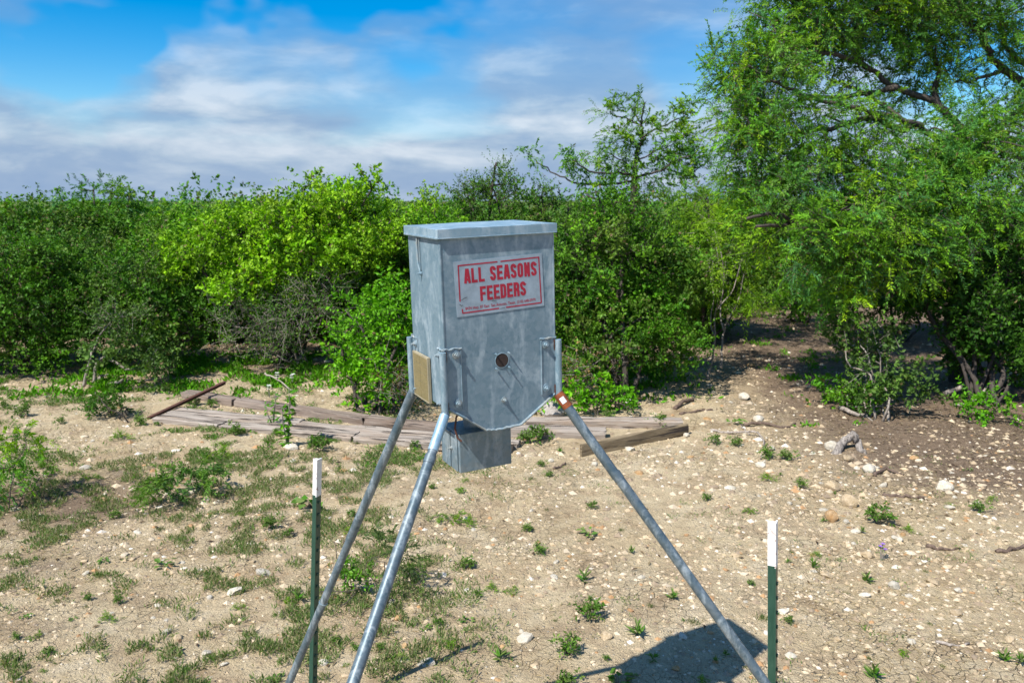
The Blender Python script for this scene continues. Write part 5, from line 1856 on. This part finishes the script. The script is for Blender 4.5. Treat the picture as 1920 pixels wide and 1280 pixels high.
for a_ in ((1105, 1160, 46, 'bushy', 'full bushy weed under the feeder, right of centre'), (1068, 1228, 42, 'bushy', 'bushy weed below the full one, casting a short shadow'), (1195, 1190, 38, 'lance', 'spreading long leaved weed left of the feeder shadow'), (1262, 1122, 26, 'lance', 'small pointed weed above the feeder shadow, left of right leg'),
           (1095, 1090, 36, 'lance', 'upright pointed weed in the middle of the bare ground'), (1104, 1005, 26, 'broad', 'small broad leaved weed left of the right feeder leg'), (1185, 1036, 20, 'lance', 'little pointed weed beside the right leg coupling'), (1014, 1038, 24, 'bushy', 'little bushy weed in the middle distance under the control box'),
           (986, 996, 18, 'bushy', 'tiny weed on bare soil straight below the control box'), (872, 1066, 26, 'bushy', 'spreading green weed right of the front feeder leg'), (925, 1108, 22, 'fern', 'low straggling weed right of the front leg'), (845, 975, 30, 'fern', 'wispy olive weed behind the front feeder leg'), (880, 985, 26, 'fern', 'second wispy olive weed right of the first'),
           (938, 1236, 38, 'lance', 'pale long leaved weed where the post shadow ends'), (1060, 1285, 36, 'bushy', 'bushy weed cut by the bottom edge, under the feeder'), (1160, 1288, 52, 'broad', 'large leafy weed at the edge of the feeder shadow'), (1646, 982, 42, 'bushy', 'green bushy weed among the stones at right'),
           (1524, 1062, 28, 'lance', 'dark pointed weed right of the nearer steel post'), (1624, 1090, 28, 'lance', 'reddish based weed below the purple flower'), (1637, 1272, 46, 'lance', 'big long leaved rosette near the bottom right'), (1882, 1238, 32, 'lance', 'pointed rosette near the lower right corner'), (1914, 1244, 34, 'lance', 'rosette cut by the right edge, lower corner'),
           (1440, 860, 26, 'bushy', 'leafy weed patch below the pale forked stick'), (1474, 862, 22, 'bushy', 'second leafy weed right of the patch below the stick'), (1834, 958, 24, 'bushy', 'lone green weed on the dark soil at right'), (1815, 882, 14, 'broad', 'tiny weed on dark soil under the big mesquite'), (1503, 914, 20, 'bushy', 'dark green weed left of the tan angular rock'),
           (1236, 800, 26, 'bushy', 'green weed growing by the pale timber end'), (1140, 786, 20, 'bushy', 'weed growing behind the thick timber end'), (1012, 826, 36, 'bushy', 'bright weed behind the tan strap under the hopper'), (985, 830, 26, 'bushy', 'bright weed at the thick timber beside the control box'), (1378, 794, 26, 'broad', 'broad leaved green weed right of the timbers'),
           (1340, 832, 20, 'bushy', 'small weed near the end of the brown board'), (1380, 836, 18, 'bushy', 'small weed left of the pale forked stick'), (1050, 850, 16, 'lance', 'small weed in front of the thick timber'), (505, 990, 26, 'bushy', 'bushy weed left of the far steel post'), (540, 1004, 18, 'bushy', 'small weed just left of the far steel post'),
           (585, 952, 50, 'broad', 'broad leaved weed behind the tip of the far steel post'), (305, 1062, 30, 'broad', 'broad leaved dark weed in the left grass'), (600, 846, 34, 'bushy', 'rounded bright weed in front of the planks'), (440, 816, 24, 'bushy', 'rounded weed against the front plank'), (266, 798, 22, 'bushy', 'bright weed at the foot of the rusty post'),
           (232, 825, 26, 'fern', 'ferny weed left of the planks'), (115, 795, 16, 'bushy', 'small weed near the left shrub'), (40, 782, 26, 'bushy', 'weed at the left edge above feathery shrub'), (400, 862, 40, 'fern', 'thin tall weed above the ferny mound'), (515, 1276, 26, 'broad', 'leafy weed at the bottom edge left of the legs'), (725, 1222, 34, 'tuft', 'grass tuft between the left legs near the bottom'),
           (560, 1128, 30, 'lance', 'pointed weed left of the far post near the crossing leg'), (205, 1165, 26, 'fern', 'ferny weed low in the left grass'), (1300, 1166, 26, 'tuft', 'grass tuft at the upper edge of the feeder shadow'), (1430, 1160, 30, 'tuft', 'grass tuft at the far corner of the feeder shadow'), (1475, 1240, 0, 'tuft', ''),
           (740, 1240, 22, 'fern', 'ferny sprig between the left legs at the bottom'), (850, 1210, 24, 'fern', 'ferny sprig right of the front leg near bottom'), (660, 1000, 24, 'fern', 'ferny sprig between far post and back leg'), (1360, 1230, 22, 'lance', 'weed standing inside the feeder shadow'), (1225, 1238, 26, 'lance', 'weed at the left part of the feeder shadow')):
    if a_[2]:
        weed(*a_)
for _ in range(70):
    px, py = rw.uniform(640, 1900), rw.uniform(860, 1275)
    weed(px, py, rw.uniform(9, 20), rw.choice(('lance', 'bushy', 'tuft', 'tuft', 'fern')))
for _ in range(60):
    px, py = rw.uniform(0, 900), rw.uniform(720, 1275)
    weed(px, py, rw.uniform(9, 22) * (0.6 if py < 800 else 1), rw.choice(('bushy', 'tuft', 'tuft', 'fern', 'broad')))

for k_ in range(22):
    u_ = rw.random()
    px_ = 290 + 660 * u_
    py_ = (794 + 57 * u_ + 3) if k_ % 2 else (752 + 58 * u_)
    weed(px_, py_ + rw.uniform(-2, 3), rw.uniform(9, 20), rw.choice(('bushy', 'tuft', 'fern', 'bushy')), 'small weed growing against the weathered planks', 'weeds along the planks')

# tall flowering weed by the planks
def tall_weed(px, py, hpx, label, flowers, n_leaf=46, seed=300, mat_f=None, cat='weed'):
    pl = Plant(seed)
    rg = pl.rg
    b = np.array(gpt(px, py))
    root = empty('tall_weed', tuple(b))
    tag(root, label, cat, 'flowering weeds')
    h = hpx / F_PX * b[1]
    for k in range(3):
        tip = b + np.array([rg.normal(0, 0.10) * h, rg.normal(0, 0.08) * h, h * (1, 0.86, 0.7)[k]])
        path = pl.branch([b + (0, 0, -0.02), (b + tip) / 2 + rg.normal(0, 0.02 * h, 3), tip], 0.012 * h + 0.002, 0.003, 5)
        n = n_leaf
        i = rg.randint(0, len(path) - 1, n)
        d = rg.normal(0, 1, (n, 3)) * np.array([1, 1, 0.35])
        s = np.linspace(0, 1, len(path))[i]
        pl.leaves(path[i] + rg.normal(0, 0.012 * h, (n, 3)), d, 0.17 * h * (1.1 - 0.5 * s.mean()), 0.05 * h, np.array(PAL['mid'])[rg.randint(0, 3, n)], 0.5)
        if flowers:
            mb = MB()
            for j in range(5):
                a0 = 6.28 * j / 5
                c_ = tip - np.array(root.location)
                q = np.array([math.cos(a0), math.sin(a0), 0.15])
                q2 = np.array([-math.sin(a0), math.cos(a0), 0])
                s_ = 0.030 if flowers == 'white' else 0.016
                mb.add([c_, c_ + q * s_ * 0.6 + q2 * s_ * 0.35, c_ + q * s_, c_ + q * s_ * 0.6 - q2 * s_ * 0.35], [(0, 1, 2, 3)])
            mb.build('flower', M_FLOWER if flowers == 'white' else M_FLOWER_P, root)
    pl.finish(root, M_LEAF, M_GRASS if False else M_BARK_GREY, 'leaves', 'stem')


tall_weed(540, 835, 120, 'tall leafy weed standing up in front of the planks', None, 40, 301)
tall_weed(512, 800, 70, 'slender weed behind the tall one by the planks', None, 26, 302)
tall_weed(522, 724, 26, 'white flowering weed behind the back timber row', 'white', 14, 303)
tall_weed(548, 722, 22, 'second white flowering weed behind the back timbers', 'white', 14, 304)
tall_weed(505, 745, 24, 'white flowering weed just above the back timbers', 'white', 14, 305)
tall_weed(1155, 760, 26, 'white flowering weed behind the pale right timber', 'white', 14, 306)
tall_weed(1180, 770, 22, 'small white flowering weed behind the right timber', 'white', 14, 307)
tall_weed(1652, 1050, 34, 'thin weed with a purple flower among the stones', 'purple', 10, 308)

# ------------------------------------------------------------------ sticks and roots
M_STUMP = bark_mat('stump_wood', (0.06, 0.05, 0.045), (0.36, 0.32, 0.28))


def stick(name, label, pts, r0, r1, mat, wob=0.006, sides=7, cat='stick', lift=None):
    pl = Plant(sum(int(p[0]) for p in pts))
    P = []
    for i, p in enumerate(pts):
        g_ = np.array(gpt(p[0], p[1]))
        g_[2] += r0 * 0.5 + (p[2] if len(p) > 2 else 0)
        P.append(g_)
    pl.branch(P, r0, r1, sides, wob)
    V = np.concatenate(pl.wood.v)
    by = {}
    for f in pl.wood.f:
        by.setdefault(len(f), []).append(f)
    o = link(name, mesh_np(name, V - P[0], [np.array(x) for x in by.values()], True), mat, None, tuple(P[0]))
    tag(o, label, cat, 'sticks and roots on the ground')
    return o


stick('dry_stick', 'pale forked stick lying on the dirt right of the timbers', [(1332, 808), (1360, 812), (1395, 816, .02), (1422, 820, .04), (1434, 842)], 0.014, 0.007, M_DEAD)
stick('dry_stick', 'thin pale stick crossing above the forked one', [(1383, 790), (1395, 805), (1404, 815)], 0.010, 0.006, M_DEAD)
stick('root_stump', 'weathered grey root stump arched out of the stony dirt', [(1562, 850, -0.05), (1576, 842, 0.03), (1590, 838, 0.09), (1600, 838, 0.08), (1616, 845, 0.0), (1626, 850, -0.05)], 0.040, 0.028, M_STUMP, 0.012, 12, 'stump')
stick('dark_root', 'dark curled root beside the long cream rock', [(1640, 893), (1660, 884, .02), (1685, 890), (1692, 890)], 0.016, 0.008, M_ROOT)
stick('dark_root', 'dark straight root in the stony middle right', [(1655, 928), (1690, 932), (1733, 935)], 0.017, 0.009, M_ROOT)
stick('dark_root', 'brown bark strip lying on the dirt at right', [(1738, 1026), (1765, 1032), (1800, 1030)], 0.016, 0.006, M_ROOT)
stick('dark_root', 'dark root running out of the right edge', [(1868, 1036), (1895, 1032), (1930, 1024)], 0.015, 0.010, M_ROOT)
stick('fallen_branch', 'brown fallen branch between the timbers and the path', [(1395, 800), (1430, 798, .02), (1470, 802), (1490, 796)], 0.018, 0.010, M_ROOT)
stick('fallen_branch', 'brown fallen branch under the twiggy dark shrub', [(1575, 768), (1590, 778, .03), (1615, 780), (1650, 774)], 0.028, 0.015, M_DEAD)
stick('fallen_branch', 'short brown log behind the pale right timber', [(1265, 768), (1280, 758, .02), (1300, 752)], 0.026, 0.018, M_ROOT)
stick('fallen_branch', 'brown branch lying left of the pale two-toned rock', [(1275, 778), (1310, 772), (1335, 770)], 0.018, 0.010, M_ROOT)
stick('dead_branch', 'grey dead branch reaching out of the shade at right', [(1770, 750, .05), (1810, 748, .15), (1850, 738, .30), (1900, 735, .35), (1930, 738, .3)], 0.03, 0.02, M_DEAD, 0.01)
stick('dead_branch', 'thin grey dead branch curving below the other at right', [(1790, 765, .03), (1830, 762, .06), (1855, 750, .22), (1862, 742, .30)], 0.018, 0.012, M_DEAD, 0.008)
stick('dead_branch', 'white dead twig in the herbs left of the vivid shrub', [(498, 716, .10), (520, 724, .08), (548, 736, .02)], 0.013, 0.007, M_DEAD)
stick('dry_stick', 'small weathered stick near the lower right ground', [(1755, 1204), (1785, 1210), (1815, 1208)], 0.010, 0.005, M_DEAD)
stick('dry_stick', 'brown clod-like stick near the control box', [(1038, 880), (1050, 876), (1060, 872)], 0.012, 0.008, M_ROOT)

# ------------------------------------------------------------------ grass and ground herbs, uncountable
def scatter_grass():
    pl = Plant(500)
    rg = pl.rg

    def add(N, box, maskf, ll, lw, pal, el0, el1):
        px = rg.uniform(box[0], box[2], N)
        u = rg.uniform(0, 1, N)
        # even spread over the ground between the two rows of the box
        Ya, Yb = gnd(960, box[3])[1], gnd(960, box[1])[1]
        Y = Ya + (Yb - Ya) * u
        d0 = (px - 960) / F_PX
        X = d0 * Y * 1.02
        k = rg.uniform(0, 1, N) < maskf(X, Y)
        X, Y = X[k], Y[k]
        n = len(X)
        an = rg.uniform(0, 6.28, n)
        el = rg.uniform(el0, el1, n)
        d = np.stack([np.cos(an) * np.cos(el), np.sin(an) * np.cos(el), np.sin(el)], -1)
        pos = np.stack([X, Y, ground_z(X, Y) + rg.uniform(0, 0.012, n)], -1)
        c = np.array(pal)[rg.randint(0, len(pal), n)] * rg.uniform(0.75, 1.25, (n, 1))
        pl.leaves(pos, d, ll, lw, c, 0.3)
    gp = [(0.14, 0.20, 0.065), (0.18, 0.235, 0.085), (0.12, 0.185, 0.05), (0.27, 0.26, 0.13), (0.11, 0.20, 0.035), (0.34, 0.30, 0.17)]
    hp = PAL['mid'] + PAL['bright'] + [(0.12, 0.17, 0.03)]

    def patch(X, Y, s=1.5, th=0.5, seed=31, k=6):
        n = vnoise(X * s, Y * s, seed) * 0.55 + vnoise(X * s * 3.1, Y * s * 3.1, seed + 1) * 0.45
        return np.clip((n - th) * k, 0, 1)

    def left(X, Y):
        edge = np.clip((-0.35 - X / np.maximum(Y, 1) * 1.0) * 3.2 + 0.35, 0, 1)
        return patch(X, Y, 1.5, 0.30, 31, 5) * np.clip((-X / Y + 0.02) * 5, 0, 1) * 0.95
    def fade(v, a, b, wd):
        return np.clip((v - a) / wd, 0, 1) * np.clip((b - v) / wd, 0, 1)

    def tufty(X, Y, th, s=7.0, seed=81):
        """small tufts a hand across"""
        return np.clip((vnoise(X * s, Y * s, seed) * 0.65 + vnoise(X * s * 2.3, Y * s * 2.3, seed + 1) * 0.35 - th) * 6, 0, 1)
    add(330000, (-260, 850, 960, 1380), lambda X, Y: left(X, Y) * tufty(X, Y, 0.46, 9.0) * 0.55, 0.036, 0.0065, gp, 0.45, 1.45)
    straw = [(0.42, 0.33, 0.19), (0.34, 0.25, 0.13), (0.50, 0.42, 0.27), (0.24, 0.17, 0.10)]
    add(60000, (-260, 760, 2160, 1380), lambda X, Y: patch(X, Y, 1.1, 0.40, 131, 3) * 0.55, 0.045, 0.0035, straw, -0.05, 0.25)
    add(120000, (-260, 722, 900, 880), lambda X, Y: patch(X, Y, 1.3, 0.46, 41, 6) * tufty(X, Y, 0.5, 5, 91) * fade(Y, 5.2, 9.6, 0.8), 0.038, 0.010, gp + hp[:2], 0.15, 1.2)
    add(80000, (640, 850, 2160, 1380), lambda X, Y: patch(X, Y, 1.6, 0.54, 51, 7) * tufty(X, Y, 0.58, 8, 95) * 0.7, 0.022, 0.006, gp, 0.15, 1.2)
    add(50000, (1150, 620, 2100, 800), lambda X, Y: patch(X, Y, 1.1, 0.50, 61, 6) * tufty(X, Y, 0.55, 3.5, 97) * fade(X, 1.8, 12, 1.0) * fade(Y, 6.6, 15, 1.5), 0.06, 0.020, hp, 0.2, 1.2)

    # green herbs along the foot of the brush, dense and uneven
    def foot(X, Y):
        e = 8.75 - 0.35 * np.sin(X * 0.9) + 1.5 * (vnoise(X * 0.7, Y * 0.7, 5) - 0.5)
        return np.clip((Y - e) * 1.1, 0, 1) * patch(X, Y, 1.0, 0.30, 71, 4) * tufty(X, Y, 0.40, 3.2, 99) * fade(X, -6.2, 2.4, 1.2) * fade(Y, 7.6, 11.5, 1.2)
    add(120000, (-100, 640, 1450, 790), foot, 0.075, 0.030, hp, 0.2, 1.4)
    add(50000, (-300, 660, 330, 740), lambda X, Y: patch(X, Y, 1.2, 0.48, 75, 6) * tufty(X, Y, 0.5, 4, 93), 0.055, 0.018, hp + gp, 0.2, 1.4)
    root = empty('grass', (0, 5, 0))
    pl.finish(root, M_GRASS, M_BARK, 'blades', 'stems')
    tag(root, 'short grey green grass and herbs in patches on the ground', 'grass', kind='stuff')


scatter_grass()
# dead leaves, twigs and clods under the trees
def litter():
    rg = np.random.RandomState(61)
    pl = Plant(62)
    N = 24000
    X, Y = rg.uniform(-7, 8, N), rg.uniform(3.2, 14, N)
    k = rg.uniform(0, 1, N) < np.clip(soil_at(X, Y) - 0.05, 0, 1) * 0.9 + 0.03
    X, Y = X[k], Y[k]
    n = len(X)
    an = rg.uniform(0, 6.28, n)
    d = np.stack([np.cos(an), np.sin(an), rg.uniform(-0.1, 0.3, n)], -1)
    c = np.array([(0.13, 0.085, 0.05), (0.20, 0.14, 0.085), (0.08, 0.05, 0.035), (0.27, 0.21, 0.13)])[rg.randint(0, 4, n)]
    pl.leaves(np.stack([X, Y, ground_z(X, Y) + 0.006], -1), d, 0.045, 0.014, c, 0.85)
    root = empty('leaf_litter', (3, 7, 0))
    pl.finish(root, M_GRASS, M_BARK, 'dead_leaves', 'stems')
    tag(root, 'brown dead leaf litter on the dark soil under the trees', 'leaf litter', kind='stuff')


litter()
bpy.context.view_layer.update()
print('LEAVES', N_LEAF, 'stones', n_st, 'objects', len(bpy.data.objects))
